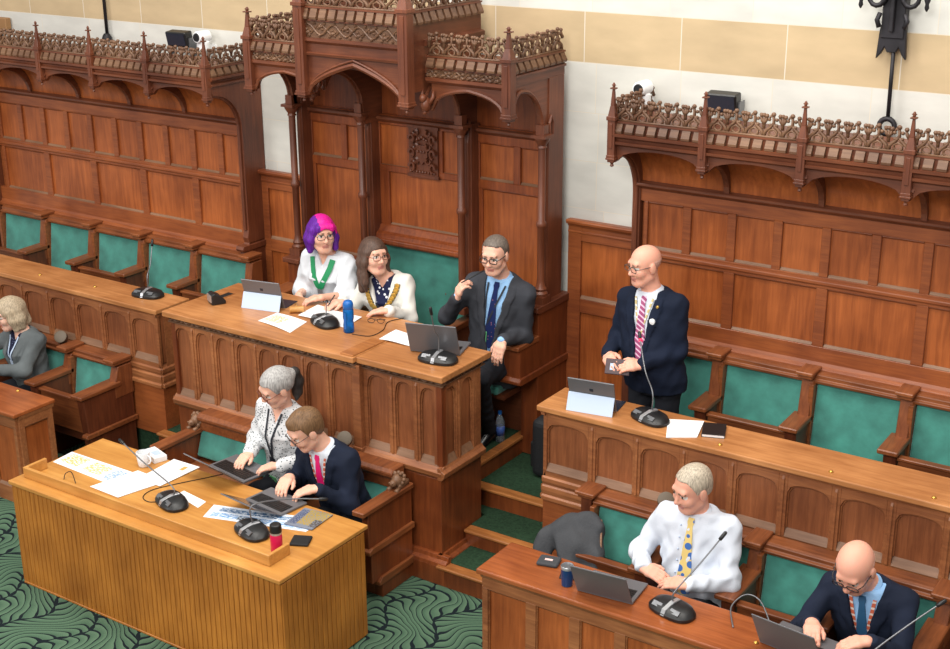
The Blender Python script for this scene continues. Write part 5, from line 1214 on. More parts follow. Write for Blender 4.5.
def person(label, pel, neck, front, head, hdir, hup=(0, 0, 1), sex='m', skin='fair', hands=(), hair=None, hs=1.0, bulk=1.0, belly=0., sw=None, legs=None, arm=None, base_z=0., sleeve='long', sk_extra=None, top=None, jacket=None, vdepth=.45, trousers='dark_trousers', shoes=True, elbow_hint=None, glasses=None, wrinkle=.004, hairmat=None, no_legs=False, collar=None, vw=.075, brow='brow'):
    A = Person(); pel = np.array(pel, float); neck = np.array(neck, float); head = np.array(head, float)
    U = unit(neck - pel); T = np.linalg.norm(neck - pel); Fv = np.array(front, float); Fv = unit(Fv - U * (Fv @ U)); Lf = np.cross(U, Fv)  # person's left
    if Lf @ np.cross((0, 0, 1), Fv) < 0: Lf = -Lf
    R = np.array([Lf, Fv, U]); A.R = R; A.O = pel; A.T = T
    W3 = lambda l, f, u: pel + Lf * l + Fv * f + U * (u * T)
    A.W3 = W3
    sc = 1.0
    tab0 = np.array(MALE if sex == 'm' else FEM); tab = tab0.copy(); tab[:, 0] *= T; tab[:, 1:3] *= bulk
    tab[:, 2] += belly * np.exp(-((tab0[:, 0] - .22) / .25) ** 2); tab[:, 3] += belly * .7 * np.exp(-((tab0[:, 0] - .22) / .25) ** 2)
    def tabo(d): q = tab.copy(); q[:, 1:3] += d; return q
    sw = sw or (.175 if sex == 'm' else .150); sw *= bulk ** .5
    SL = W3(sw, -.005, .84); SR = W3(-sw, -.005, .84)
    root_off = np.array((pel[0], pel[1], base_z)); A.off = root_off
    la, lf = (arm or ((.29, .26) if sex == 'm' else (.265, .24)))
    # ---------------- head
    hF = unit(hdir); hU = np.array(hup, float); hU = unit(hU - hF * (hU @ hF)); hL = np.cross(hU, hF)
    HR = np.array([hL, hF, hU]); A.HR = HR; A.head = head; A.hs = hs
    H = lambda l, f, u: head + hs * (hL * l + hF * f + hU * u); A.H = H
    E = lambda r: np.array(r) * hs
    body = Field()
    body.ell(H(0, -.014, .034), E((.076, .094, .083)), HR, .01)
    body.ell(H(0, .024, -.030), E((.060, .066, .086)), HR, .03)
    body.cap(H(-.012, .064, -.098), H(.012, .064, -.098), .019 * hs, k=.03)
    for q in (-1, 1):
        body.cap(H(q * .050, .002, -.062), H(q * .030, .050, -.088), .018 * hs, .016 * hs, k=.03)
        body.ell(H(q * .036, .058, -.026), E((.026, .028, .026)), HR, .02)
    body.cap(H(-.034, .074, .031), H(.034, .074, .031), .013 * hs, k=.02)
    for q in (-1, 1):
        c = H(q * .031, .094, .010); body.cut(lambda P, c=c: .013 * hs - np.linalg.norm(P - c, axis=-1), (c - .04, c + .04))
    body.cap(H(0, .080, .018), H(0, .103, -.024), .0075 * hs, .0115 * hs, k=.012)
    for q in (-1, 1): body.cap(H(q * .011, .090, -.028), H(q * .009, .097, -.028), .008 * hs, k=.008)
    for q in (-1, 1):
        body.ell(H(q * .0775, -.006, -.004), E((.010, .021, .034)), HR, .006)
        body.ell(H(q * .031, .0765, .0095), E((.0110, .0095, .0055)), HR, .002, 2)
        body.ell(H(q * .031, .0855, .0095), E((.0046, .0038, .0050)), HR, 0, 3)
        body.cap(H(q * .017, .0875, .029), H(q * .046, .077, .0305), .0030 * hs, k=.002, t=4)
    body.cap(H(-.019, .0835, -.0565), H(0, .0895, -.0545), .0036 * hs, .0046 * hs, k=.003, t=1); body.cap(H(.019, .0835, -.0565), H(0, .0895, -.0545), .0036 * hs, .0046 * hs, k=.003, t=1)
    body.cap(H(-.015, .0835, -.065), H(.015, .0835, -.065), .0042 * hs, k=.004, t=1)
    nb = W3(0, .0, .93); body.cap(H(0, -.022, -.055), nb, .052 * hs * (1 if sex == 'm' else .86), .060 * (1 if sex == 'm' else .9), k=.03)
    body.loft(pel, R, tabo(-.024), .03)
    # ---------------- arms
    arms = []; A.elb = {}; A.wr = {}
    for side, S, q in (('R', SR, -1), ('L', SL, 1)):
        hd = [h for h in hands if h['side'] == side]
        if hd:
            h = hd[0]; Wp = np.array(h['w'], float); hint = np.array(h.get('hint', -Fv * .2 + Lf * q * .6 - U * .8), float)
        else:
            h = None; Wp = W3(q * .26, .12, .12); hint = -Fv + Lf * q * .5
        el = ik(S, Wp, la, lf, hint); A.elb[side] = el; A.wr[side] = Wp
        fd = Field()
        fd.cap(S, el, .040, .036, .02); fd.cap(el, Wp + (el - Wp) * .02, .037, .024, .02)
        if h:
            Dh = np.array(h.get('d', unit(Wp - el)), float); Bh = np.array(h.get('b', (0, 0, 1)), float); add_hand(fd, Wp, Dh, Bh, -1 if side == 'R' else 1, h.get('curl', .35), h.get('s', 1.0 if sex == 'm' else .92), h.get('spread', 1))
        arms.append((fd, .0042))
    A.SL, A.SR = SL, SR
    bodyobj = field_object('person', [(body, .0052)] + arms, [SK[skin], M['lips'], M['eye'], M['pupil'], M[brow]], None, root_off)
    A.o = bodyobj; tag(bodyobj, label, 'person', None)
    # ---------------- clothes
    rng = random.Random(len(label))
    ph = [rng.uniform(0, 6) for _ in range(6)]
    def wr(P, a=wrinkle):
        return a * (np.sin(P[..., 0] * 38 + P[..., 2] * 31 + ph[0]) * np.sin(P[..., 2] * 27 - P[..., 1] * 33 + ph[1]) + .6 * np.sin(P[..., 0] * 61 - P[..., 2] * 47 + ph[2] + 2 * np.sin(P[..., 1] * 20 + ph[3])))
    def disp(v): return v + np.stack([wr(v), wr(v[:, [1, 2, 0]]), .5 * wr(v[:, [2, 0, 1]])], 1)
    def sleeves(f, r0, r1, r2, stop, k=.03):
        for side, S in (('R', SR), ('L', SL)):
            el, Wp = A.elb[side], A.wr[side]
            f.cap(S, el, r0, r1, k)
            if stop > 0: f.cap(el, el + (Wp - el) * stop, r1, r2, k)
            elif stop < 0: f.cap(S, S + (el - S) * (1 + stop), r0, r1, k)
    A.shirt = None
    def neckcut(P, u0=.955): L = (P - pel) @ R.T; return np.minimum(L[..., 2] - u0 * T, .05)
    if top:
        tm, stop = top
        f = Field(); f.loft(pel, R, tabo(-.004), .03)
        f.cap(W3(.06, 0, .885), SL, .052, .050, .06); f.cap(W3(-.06, 0, .885), SR, .052, .050, .06)
        if jacket: sleeves(f, .046, .041, .031, stop)
        elif sleeve == 'loose': sleeves(f, .066, .076, .066, stop, .05)
        elif sleeve == 'full': sleeves(f, .060, .055, .044, stop, .045)
        else: sleeves(f, .056, .048, .036, stop)
        A.shirtf = f
        vd = collar if collar is not None else 0.0
        if vd:
            def vcut(P):
                L = (P - pel) @ R.T; u = L[..., 2] / T; wv = .058 * np.clip((u - (1 - vd)) / vd, 0, 1.2); return np.minimum(wv - np.abs(L[..., 0]), np.minimum(L[..., 1] - .01, np.where(u > 1 - vd, .05, -.05)))
            f.cut(vcut)
        f.cut(lambda P: neckcut(P, .985 if not vd else .97))
        A.shirt = field_object('shirt' if sex == 'm' else 'blouse', [(f, .0075)], [M[tm]], bodyobj, root_off, disp=disp)
        # collar
        if sex == 'm':
            cb = W3(0, .0, .985); cm = MB(); n = 24; pts = []
            ringr = .0625 * (1 if bulk < 1.1 else 1.05)
            ax = unit(H(0, -.02, -.06) - nb); ax = unit(ax + U); e1 = Lf; e2 = unit(Fv - ax * (Fv @ ax)); e1 = np.cross(e2, ax)
            base = W3(0, .002, .955)
            vs = []; fs = []
            for i in range(n + 1):
                a = PI / 2 + 2 * PI * i / n; gap = .10
                for (rr, zz) in ((ringr + .010, -.012), (ringr + .012, .016), (ringr - .002, .034), (ringr - .006, .034), (ringr - .004, -.012)):
                    dz = zz - (.018 * max(0, math.sin(a)) ** 2)
                    vs.append(base + e1 * rr * math.cos(a) + e2 * rr * math.sin(a) + ax * dz)
            for i in range(n):
                for j in range(4): a0 = i * 5 + j; fs.append((a0, a0 + 5, a0 + 6, a0 + 1))
            for s_ in (-1, 1):  # collar points
                o = len(vs); c0 = base + e2 * (ringr + .012) + e1 * s_ * .006 - ax * .004; c1 = base + e2 * (ringr + .004) + e1 * s_ * .046 + ax * .014; c2 = base + e2 * (ringr + .028) + e1 * s_ * .036 - ax * .052
                vs += [c0, c1, c2, c0 - e2 * .006, c1 - e2 * .006, c2 - e2 * .006]; fs += [(o, o + 1, o + 2), (o + 5, o + 4, o + 3), (o, o + 2, o + 5, o + 3), (o + 2, o + 1, o + 4, o + 5), (o + 1, o, o + 3, o + 4)]
            cm.add(vs, fs); build('collar', cm, M[tm], A.shirt, smooth=True, auto=True)
    if jacket:
        def mod(L):
            u = L[..., 2] / T; hw = vw * np.clip((u - (1 - vdepth)) / vdepth, 0, 1) ** .9; x = np.abs(L[..., 0]); inl = (L[..., 1] > 0) & (u > 1 - vdepth * 1.05)
            lw = .030 + .035 * np.clip((.86 - np.abs(u - .80) * 2.2), 0, 1); return np.where(inl & (x < hw + lw) & (u < .93), -.009, 0.) + np.where((L[..., 1] > 0) & (x < .008) & (u < 1 - vdepth), .006, 0)
        f = Field(); f.loft(pel, R, tabo(.010), .03, mod=mod)
        f.cap(W3(.07, -.004, .895), SL, .056, .056, .06); f.cap(W3(-.07, -.004, .895), SR, .056, .056, .06)
        sleeves(f, .059, .053, .042, .93, .04)
        def vcut(P):
            L = (P - pel) @ R.T; u = L[..., 2] / T; hw = vw * np.clip((u - (1 - vdepth)) / vdepth, 0, 1) ** .9
            return np.minimum(hw - np.abs(L[..., 0]), np.minimum(L[..., 1] + .02, np.where(u > 1 - vdepth, .05, -.05)))
        f.cut(vcut)
        def ncut(P): L = (P - pel) @ R.T; return np.minimum(.068 - np.sqrt(L[..., 0] ** 2 + (L[..., 1] - .012) ** 2), L[..., 2] - .86 * T)
        f.cut(ncut); f.cut(lambda P: neckcut(P, 1.0))
        A.jackf = f
        A.jacket = field_object('jacket', [(f, .0072)], [M[jacket]], bodyobj, root_off, disp=disp)
    # ---------------- legs
    if legs and not no_legs:
        f = Field(); f.loft(pel, R, np.array([(-.14, .15 * bulk, .10 * bulk, .0), (-.08, .172 * bulk, .118 * bulk, 0), (.03, .165 * bulk, .112 * bulk, 0)]), .03)
        bare = Field()
        for (hp, kn, an, to) in legs:
            hp, kn, an, to = [np.array(p, float) for p in (hp, kn, an, to)]
            f.cap(hp, kn, .086 * bulk ** .5, .062, .03); f.cap(kn, an, .062, .046, .03)
        field_object('trousers' if sex == 'm' else 'skirt', [(f, .0105)], [M[trousers]], bodyobj, root_off, disp=disp)
        for (hp, kn, an, to) in legs:
            an, to = np.array(an, float), np.array(to, float); d = unit(to - an); sf = Field()
            sole = np.array((0, 0, 1)); he = an - d * .03
            sf.cap(an + sole * .02, he - sole * .035, .042, .038, .03); sf.cap(he - sole * .035, an + d * .17 - sole * .045, .036, .030, .03); sf.cap(an - sole * .01, an + d * .09 - sole * .035, .042, .036, .03)
            zb = an[2] - .075; sf.cut(lambda P, zb=zb: zb - P[..., 2])
            field_object('shoe', [(sf, .008)], [M['black_shoe']], bodyobj, root_off)
    # ---------------- hair
    if hair: make_hair(A, hair, hairmat, bodyobj, root_off)
    if glasses:
        mt, thick = glasses; mb = MB()
        for q in (-1, 1):
            mb.tube([H(q * .033 + .025 * abs(math.cos(a)) ** .6 * (1 if math.cos(a) > 0 else -1), .100 - .10 * abs(q * .033 + .025 * math.cos(a)) ** 1.3, .006 + .0165 * abs(math.sin(a)) ** .6 * (1 if math.sin(a) > 0 else -1)) for a in [2 * PI * i / 18 for i in range(18)]], thick, 6, closed=True)
            mb.tube([H(q * .054, .096, .010), H(q * .070, .070, .012), H(q * .078, .02, .012), H(q * .080, -.010, .010), H(q * .080, -.020, -.004)], thick, 6)
        mb.tube([H(-.010, .101, .010), H(0, .107, .012), H(.010, .101, .010)], thick, 6)
        build('glasses', mb, M[mt], bodyobj, smooth=True)
    return A
def make_hair(A, kind, mats, bodyobj, off):
    H, HR, hs = A.H, A.HR, A.hs; E = lambda r: np.array(r) * hs
    mats = mats if isinstance(mats, (list, tuple)) else [mats]
    def loc(P): return ((P - A.head) @ HR.T) / hs
    f = Field(); h = .0055
    if kind == 'short':
        f.ell(H(0, -.016, .040), E((.083, .102, .088)), HR, .01); f.cap(H(0, .05, .098), H(.01, -.02, .118), .024 * hs, .02 * hs, .03); f.ell(H(0, -.055, .0), E((.070, .055, .075)), HR, .02)
        def cut(P):
            L = loc(P); face = np.minimum(L[..., 1] - .020 - .25 * np.maximum(0, L[..., 2] - .02), .072 - L[..., 2]); side = np.minimum(L[..., 1] + .015, .010 - L[..., 2]); low = -.055 - L[..., 2]; return hs * np.maximum(np.maximum(face, side), low)
        f.cut(cut)
    elif kind == 'cropped':
        f.ell(H(0, -.016, .037), E((.080, .098, .086)), HR, .01); f.ell(H(0, -.055, .0), E((.066, .050, .07)), HR, .02)
        def cut(P):
            L = loc(P); face = np.minimum(L[..., 1] - .028 - .35 * np.maximum(0, L[..., 2] - .02), .082 - L[..., 2]); side = np.minimum(L[..., 1] + .012, .005 - L[..., 2]); low = -.05 - L[..., 2]; return hs * np.maximum(np.maximum(face, side), low)
        f.cut(cut)
    elif kind == 'receding':
        f.ell(H(0, -.016, .037), E((.081, .099, .086)), HR, .01); f.ell(H(0, -.055, .0), E((.068, .050, .07)), HR, .02)
        def cut(P):
            L = loc(P); face = np.minimum(L[..., 1] - .015 - .35 * np.maximum(0, L[..., 2] - .04), .088 - L[..., 2] - .2 * np.abs(L[..., 0])); side = np.minimum(L[..., 1] + .010, .000 - L[..., 2]); low = -.05 - L[..., 2]; return hs * np.maximum(np.maximum(face, side), low)
        f.cut(cut)
    elif kind == 'fringe':   # closely shaved sides of a bald head
        f.ell(H(0, -.014, .034), E((.0775, .0955, .0845)), HR, .01)
        def cut(P):
            L = loc(P); return hs * np.maximum(np.maximum(L[..., 2] - .035, L[..., 1] - .005), -.04 - L[..., 2])
        f.cut(cut)
    elif kind in ('bob', 'long', 'loose'):
        f.ell(H(0, -.016, .038), E((.084, .102, .088) if kind != 'long' else (.079, .098, .085)), HR, .01); tk = .8 if kind == 'long' else 1.0; ln = {'bob': -.105, 'long': -.15, 'loose': -.10}[kind]
        for q in (-1, 1):
            f.chain([H(q * .070, .020, .03), H(q * .082, .018, -.03), H(q * .086, .014, ln)], [.018 * hs * tk, .022 * hs * tk, .020 * hs * tk], .04)
            f.chain([H(q * .062, -.045, .02), H(q * .072, -.045, -.04), H(q * .070, -.04, ln)], [.030 * hs * tk, .034 * hs * tk, .028 * hs * tk], .04)
        f.chain([H(0, -.085, .02), H(0, -.088, ln)], [.04 * hs * tk, .045 * hs * tk], .05)
        if kind == 'bob': f.cap(H(-.045, .074, .066), H(.045, .074, .066), .016 * hs, k=.03); f.cap(H(-.05, .074, .045), H(.05, .074, .045), .011 * hs, k=.02)
        if kind == 'long':
            for q in (-1, 1): f.chain([H(q * .082, .010, -.12), H(q * .078, .012, -.17), H(q * .074, .010, -.22)], [.020 * hs, .018 * hs, .010 * hs], .03); f.chain([H(q * .066, -.045, -.12), H(q * .075, -.04, -.22)], [.034 * hs, .026 * hs], .03)
        c = H(0, .100, -.035); f.cut(lambda P: -(np.linalg.norm(((P - c) @ HR.T) / (E((.060, .075, .094))), axis=-1) - 1) * .06, (c - .16, c + .16))
    elif kind == 'swept':
        f.ell(H(0, -.018, .040), E((.083, .102, .086)), HR, .01); f.ell(H(0, -.06, .015), E((.074, .06, .075)), HR, .02); f.cap(H(0, -.09, .015), H(0, -.118, .015), .03 * hs, k=.03)
        def cut(P):
            L = loc(P); face = np.minimum(L[..., 1] - .035 - .3 * np.maximum(0, L[..., 2] - .02), .074 - L[..., 2]); side = np.minimum(L[..., 1] - .0, .004 - L[..., 2]); low = -.055 - L[..., 2]; return hs * np.maximum(np.maximum(face, side), low)
        f.cut(cut)
    o = field_object('hair', [(f, h)], [M[m] for m in mats], bodyobj, off)
    if kind == 'bob' and len(mats) > 1:   # dyed: bright top and fringe over a darker bob
        me = o.data; C = np.array([p.center for p in me.polygons]) + off; L = loc(C); w_ = .012 * np.sin(L[:, 0] * 160) + .008 * np.sin(L[:, 1] * 190); pk = (L[:, 2] + w_ > .022) & (L[:, 0] + w_ > -.032) & (L[:, 1] > -.075)
        me.polygons.foreach_set('material_index', pk.astype(np.int32))
    if kind == 'swept':
        g = Field(); p0 = H(0, -.118, .015); g.chain([p0, p0 + V(0, .03, -.005), p0 + V(.0, .055, -.07), p0 + V(0, .05, -.14), p0 + V(0, .04, -.19)], [.022 * hs, .032 * hs, .038 * hs, .030 * hs, .010 * hs], .02); field_object('ponytail', [(g, .006)], [M['hair_black']], bodyobj, off)
    return o
class Both:
    def __init__(s, *f): s.f = f
    def eval(s, P): return np.min([g.eval(P) for g in s.f], 0)
def surf(A, fld, l, u, fmax=.30):
    """outermost front point of a garment at lateral l and height u (torso frame)"""
    ts = np.linspace(fmax, -.05, 140); P = np.array([A.W3(l, t, u) for t in ts]); d = fld.eval(P); i = np.argmax(d < 0); return P[i] if d[i] < 0 else P[-1]
def ribbon(name, A, fld, pts, mat, parent, lift=.004, th=.004, label=None):
    """flat band lying on a garment; pts = (l,u,halfwidth)"""
    vs = []; n = len(pts)
    for i, (l, u, w) in enumerate(pts):
        l0, u0 = pts[max(i - 1, 0)][:2]; l1, u1 = pts[min(i + 1, n - 1)][:2]; t = unit((l1 - l0, (u1 - u0) * A.T)); px, pu = -t[1], t[0] / A.T
        for s in (1, -1):
            p = surf(A, fld, l + s * w * px, u + s * w * pu); vs += [p + A.R[1] * lift, p + A.R[1] * (lift + th)]
    fs = []
    for i in range(n - 1):
        a = 4 * i; b = a + 4; fs += [(a, b, b + 1, a + 1), (a + 2, a + 3, b + 3, b + 2), (a + 1, b + 1, b + 3, a + 3), (a, a + 2, b + 2, b)]
    fs += [(0, 1, 3, 2), (4 * n - 4, 4 * n - 2, 4 * n - 1, 4 * n - 3)]
    o = build(name, MB().add(vs, fs), M[mat] if isinstance(mat, str) else mat, parent, smooth=True, auto=True)
    if label: o['label'] = label
    return o
def tie(A, mat, length=.62, w=.040, label=None, wk=.016):
    u0 = .95; pts = [(0, u0, wk), (0, u0 - .035, wk * 1.25), (0, u0 - .07, wk * .9)]; n = 9
    for i in range(1, n + 1): t = i / n; pts.append((0, u0 - .07 - t * (length - .07), wk * .9 + (w - wk * .9) * min(1, t * 1.1)))
    pts.append((0, u0 - length - .05, .004)); return ribbon('tie', A, A.shirtf, pts, mat, A.o, .005, .006, label)
def lanyard(A, mat, ubot=.45, w=.007, spread=.06, fld=None, badge=None, cx=0.):
    fld = fld or A.shirtf; pts = [(-spread, .93, w)] + [(-spread * (1 - i / 8) + cx * i / 8, .93 - (.93 - ubot) * i / 8, w) for i in range(1, 9)]; ribbon('lanyard', A, fld, pts, mat, A.o, .006, .003)
    pts = [(spread * (1 - i / 8) + cx * i / 8, .93 - (.93 - ubot) * i / 8, w) for i in range(0, 9)]; ribbon('lanyard', A, fld, pts, mat, A.o, .008, .003)
    if badge: ribbon('badge', A, fld, [(cx, ubot, .024), (cx, ubot - .12, .024)], badge, A.o, .008, .004)
# ------------------------------------------------------------------ the nine people
def seated_legs(pel, front, kz, az, spread=.10, reach=.40, back=.10):
    pel = np.array(pel, float); f = unit((front[0], front[1], 0)); l = np.cross((0, 0, 1), f); out = []
    for q in (1, -1):
        hp = pel + l * q * .09 - V(0, 0, .02); kn = pel * V(1, 1, 0) + f * reach + l * q * spread + V(0, 0, kz); an = pel * V(1, 1, 0) + f * (reach - back) + l * q * spread + V(0, 0, az); out.append((hp, kn, an, an + f * .15 - V(0, 0, .05)))
    return out
# --- standing man
st = person('bald man in navy suit standing at the back-row desk holding a small device', (2.10, .97, 1.33), (2.065, .945, 1.86), (-.10, -1, 0), (2.035, .895, 2.01), (-.48, -.88, -.14), skin='pink', bulk=1.10, belly=.03, sw=.168, base_z=FT, hs=1.04,
    hands=[dict(side='R', w=(1.885, .735, 1.455), d=(.62, -.72, -.12), b=(-.45, -.45, .75), hint=(-.35, .5, -.8), curl=.5), dict(side='L', w=(2.125, .715, 1.445), d=(-.80, -.55, -.05), b=(.1, -.65, .75), hint=(.45, .5, -.8), curl=.55)],
    top=('white_shirt', .97), jacket='navy_blue', vdepth=.90, vw=.080, glasses=('glasses_thin', .0022), hair='fringe', hairmat='stubble',
    legs=[((2.19, .97, 1.30), (2.19, .95, .87), (2.19, .99, .475), (2.19, .82, .42)), ((2.01, .97, 1.30), (2.01, .95, .87), (2.01, .99, .475), (2.01, .82, .42))])
tie(st, 'tie_stripe', .66, .042, 'pink and purple striped tie'); lanyard(st, 'lanyard_yellow', .50, .006, .062)
def pin(A, l, u, r, mat, label=None, fld=None):
    p = surf(A, fld or A.jackf, l, u); f = A.R[1]; o = build('lapel_badge', MB().tube([p - f * .003, p + f * .010, p + f * .012], [r, r, r * .8], 16), mat, A.o, smooth=True, auto=True)
    if label: o['label'] = label
pin(st, .085, .70, .019, M['white_plastic'], 'round white badge'); pin(st, .105, .86, .009, M['gold'], 'small gold lapel pin')
t = thing('tablet_device', 'small dark brown device case held by the standing man', 'device', (2.0, .655, 1.425), .30)
cm = MB().box(-.075, .075, -.007, .007, -.048, .048); Rx = np.array([[1, 0, 0], [0, math.cos(-.5), -math.sin(-.5)], [0, math.sin(-.5), math.cos(-.5)]])
M['brown_case'] = plain('brown_case', (74, 56, 60), .55); build('case', cm.xf(Rx), M['brown_case'], t, bevel=.004, seg=2); build('label', MB().box(-.045, -.022, -.0085, -.007, -.022, .018).xf(Rx), M['pale_panel'], t)
# --- grey-suited man in the right bay
gs = person('grey-haired man in charcoal suit seated in the tall seat, holding a pen to his mouth', (.83, 1.07, 1.09), (.92, 1.04, 1.735), (.24, -.97, 0), (.925, .95, 1.885), (.14, -.97, -.20), skin='fair', bulk=1.04, sw=.178, base_z=.52, hs=1.05,
    hands=[dict(side='R', w=(.725, .80, 1.60), d=(.40, -.05, .90), b=(-.55, -.75, .2), hint=(-.6, -.3, -.9), curl=.75), dict(side='L', w=(1.055, .84, 1.355), d=(-.05, -.50, -.85), b=(.15, -.85, .40), hint=(.05, .9, -.3), curl=.3)], arm=(.305, .25),
    top=('blue_shirt', .99), jacket='charcoal', vdepth=.86, vw=.088, glasses=('glasses', .0030), hair='receding', hairmat='hair_steel', trousers='dark_trousers',
    legs=[((.91, 1.06, 1.06), (.97, .70, 1.12), (.85, .99, .60), (.835, .84, .55)), ((.73, 1.06, 1.06), (.74, .72, 1.10), (.70, .98, .60), (.70, .82, .55))])
tie(gs, 'tie_navy', .66, .040, 'navy tie with small red motifs'); lanyard(gs, 'lanyard_dark', .42, .006, .060, badge='badge_green', cx=-.045)
a = V(.775, .775, 1.715); b = V(.90, .855, 1.80); tag(build('pen', MB().tube([a, a + (b - a) * .1, b], [.003, .005, .0045], 8), M['black'], smooth=True, loc=tuple(a)), 'dark pen held to the lips of the man in charcoal', 'pen')
# --- the chain wearer in the middle
mayor = person('long-haired woman in white jacket wearing a gold chain of office', (.02, 1.07, 1.10), (-.015, .985, 1.595), (.22, -.97, 0), (-.05, .915, 1.735), (.93, -.38, .04), sex='f', skin='fair', base_z=.52, bulk=1.0, sw=.142, hs=1.08,
    hands=[dict(side='R', w=(-.165, .69, 1.445), d=(-.35, -.92, -.12), b=(0, -.1, 1), hint=(-.45, .3, -.9), curl=.35), dict(side='L', w=(.225, .70, 1.445), d=(-.90, -.42, -.12), b=(0, -.1, 1), hint=(.35, .5, -.9), curl=.3)],
    top=('navy_dots', .6), jacket='ivory', vdepth=.62, vw=.085, collar=.16, glasses=('glasses_brown', .0024), hair='long', hairmat='hair_dkbrown', legs=seated_legs((.02, 1.07, 1.04), (.1, -1), 1.05, .60))
MJ = Both(mayor.jackf, mayor.shirtf)
for q in (-1, 1):
    pts = [(q * (.120 - .120 * (i / 10) ** 1.6), .90 - .36 * i / 10) for i in range(11)]
    ribbon('chain_band', mayor, MJ, [(l, u, .019) for l, u in pts], 'lanyard_dark', mayor.o, .006, .004)
    for k in range(1, 21, 2):
        i = k / 2; l = q * (.120 - .120 * (i / 10) ** 1.6); u = .90 - .36 * i / 10; p = surf(mayor, MJ, l, u); f = mayor.R[1]
        build('chain_link', MB().tube([p + f * .008, p + f * .014, p + f * .016], [.019, .019, .012], 8), M['gold'], mayor.o)
p = surf(mayor, MJ, 0, .50); f = mayor.R[1]; o = build('badge_of_office', MB().tube([p + f * .006, p + f * .014, p + f * .018], [.032, .032, .02], 14), M['gold'], mayor.o)
a = V(-.215, .575, 1.412); b = V(-.185, .64, 1.50); tag(build('pen', MB().tube([a, a + (b - a) * .1, b], [.001, .004, .004], 8), M['black'], smooth=True, loc=tuple(a)), 'dark pen in the right hand of the woman with the gold chain', 'pen')
# --- purple hair
pu = person('woman with purple and pink bobbed hair in a loose white top with green ribbon', (-.60, 1.10, 1.13), (-.565, 1.025, 1.67), (.16, -.98, 0), (-.545, .955, 1.81), (.82, -.55, -.08), sex='f', skin='fair', base_z=.52, bulk=1.04, sw=.148, hs=1.09,
    hands=[dict(side='R', w=(-.66, .80, 1.37), d=(.35, -.75, -.5), b=(-.5, -.3, .8), hint=(-.4, .4, -.8), curl=.3), dict(side='L', w=(-.335, .675, 1.445), d=(-.65, -.72, -.10), b=(0, -.1, 1), hint=(.5, .3, -.8), curl=.45)],
    top=('white_cloth', .12), sleeve='loose', collar=.17, glasses=('glasses', .0022), hair='bob', hairmat=('hair_purple', 'hair_pink'), wrinkle=.006, trousers='zebra', legs=seated_legs((-.60, 1.10, 1.11), (.1, -1), 1.12, .60, reach=.42))
ribbon('ribbon', pu, pu.shirtf, [(-.085, .93, .020), (-.07, .82, .020), (-.045, .70, .020), (-.015, .585, .020), (0, .55, .016)], 'green_ribbon', pu.o, .006, .004); ribbon('ribbon', pu, pu.shirtf, [(.085, .93, .020), (.07, .82, .020), (.045, .70, .020), (.015, .585, .020), (0, .55, .016)], 'green_ribbon', pu.o, .008, .004)
ribbon('pendant_badge', pu, pu.shirtf, [(0, .54, .020), (0, .46, .020)], 'silver', pu.o, .008, .006)
ribbon('lanyard', pu, pu.shirtf, [(0, .46, .006), (.01, .35, .006), (0, .25, .006)], 'lanyard_dark', pu.o, .006, .003)
# --- clerk woman
cw = person('woman with grey ponytail in a white spotted blouse typing at the slatted table', (.07, -.19, .535), (.120, -.275, 1.105), (.02, -1, 0), (.165, -.375, 1.24), (-.36, -.80, -.46), hup=(.05, -.45, 1), sex='f', skin='fair', bulk=1.04, sw=.142, hs=1.06,
    hands=[dict(side='R', w=(.00, -.475, .785), d=(.12, -.97, -.12), b=(0, -.15, 1), hint=(-.5, .3, -.8), curl=.38), dict(side='L', w=(.275, -.51, .785), d=(-.80, -.58, -.12), b=(0, -.1, 1), hint=(.5, .3, -.8), curl=.38)],
    top=('spotted', .93), sleeve='full', collar=.22, glasses=('glasses_brown', .0026), hair='swept', hairmat='hair_grey', wrinkle=.005, legs=seated_legs((.10, -.19, .5), (0, -1), .50, .08, reach=.42))
lanyard(cw, 'lanyard_dark', .36, .007, .055, badge='lanyard_dark', cx=-.02); ribbon('badge', cw, cw.shirtf, [(-.03, .10, .03), (-.03, -.02, .03)], 'badge_green', cw.o, .008, .004)
# --- clerk man
cm_ = person('young brown-haired man in navy suit and bright pink tie typing on a laptop', (.62, -.27, .50), (.590, -.445, .985), (-.02, -1, 0), (.545, -.55, 1.11), (-.38, -.78, -.50), hup=(-.05, -.45, 1), skin='fair', bulk=1.0, sw=.165, hs=1.10,
    hands=[dict(side='R', w=(.455, -.61, .80), d=(.25, -.95, -.15), b=(0, -.15, 1), hint=(-.4, .5, -.8), curl=.42), dict(side='L', w=(.70, -.645, .80), d=(-.72, -.66, -.15), b=(0, -.1, 1), hint=(.4, .6, -.7), curl=.42)],
    top=('white_shirt', .97), jacket='navy', vdepth=.60, vw=.085, glasses=('glasses_thin', .0022), hair='short', hairmat='hair_brown', legs=seated_legs((.67, -.27, .48), (0, -1), .50, .08, reach=.42))
tie(cm_, 'tie_pink', .62, .038, 'bright pink tie'); lanyard(cm_, 'lanyard_orange', .30, .006, .060)
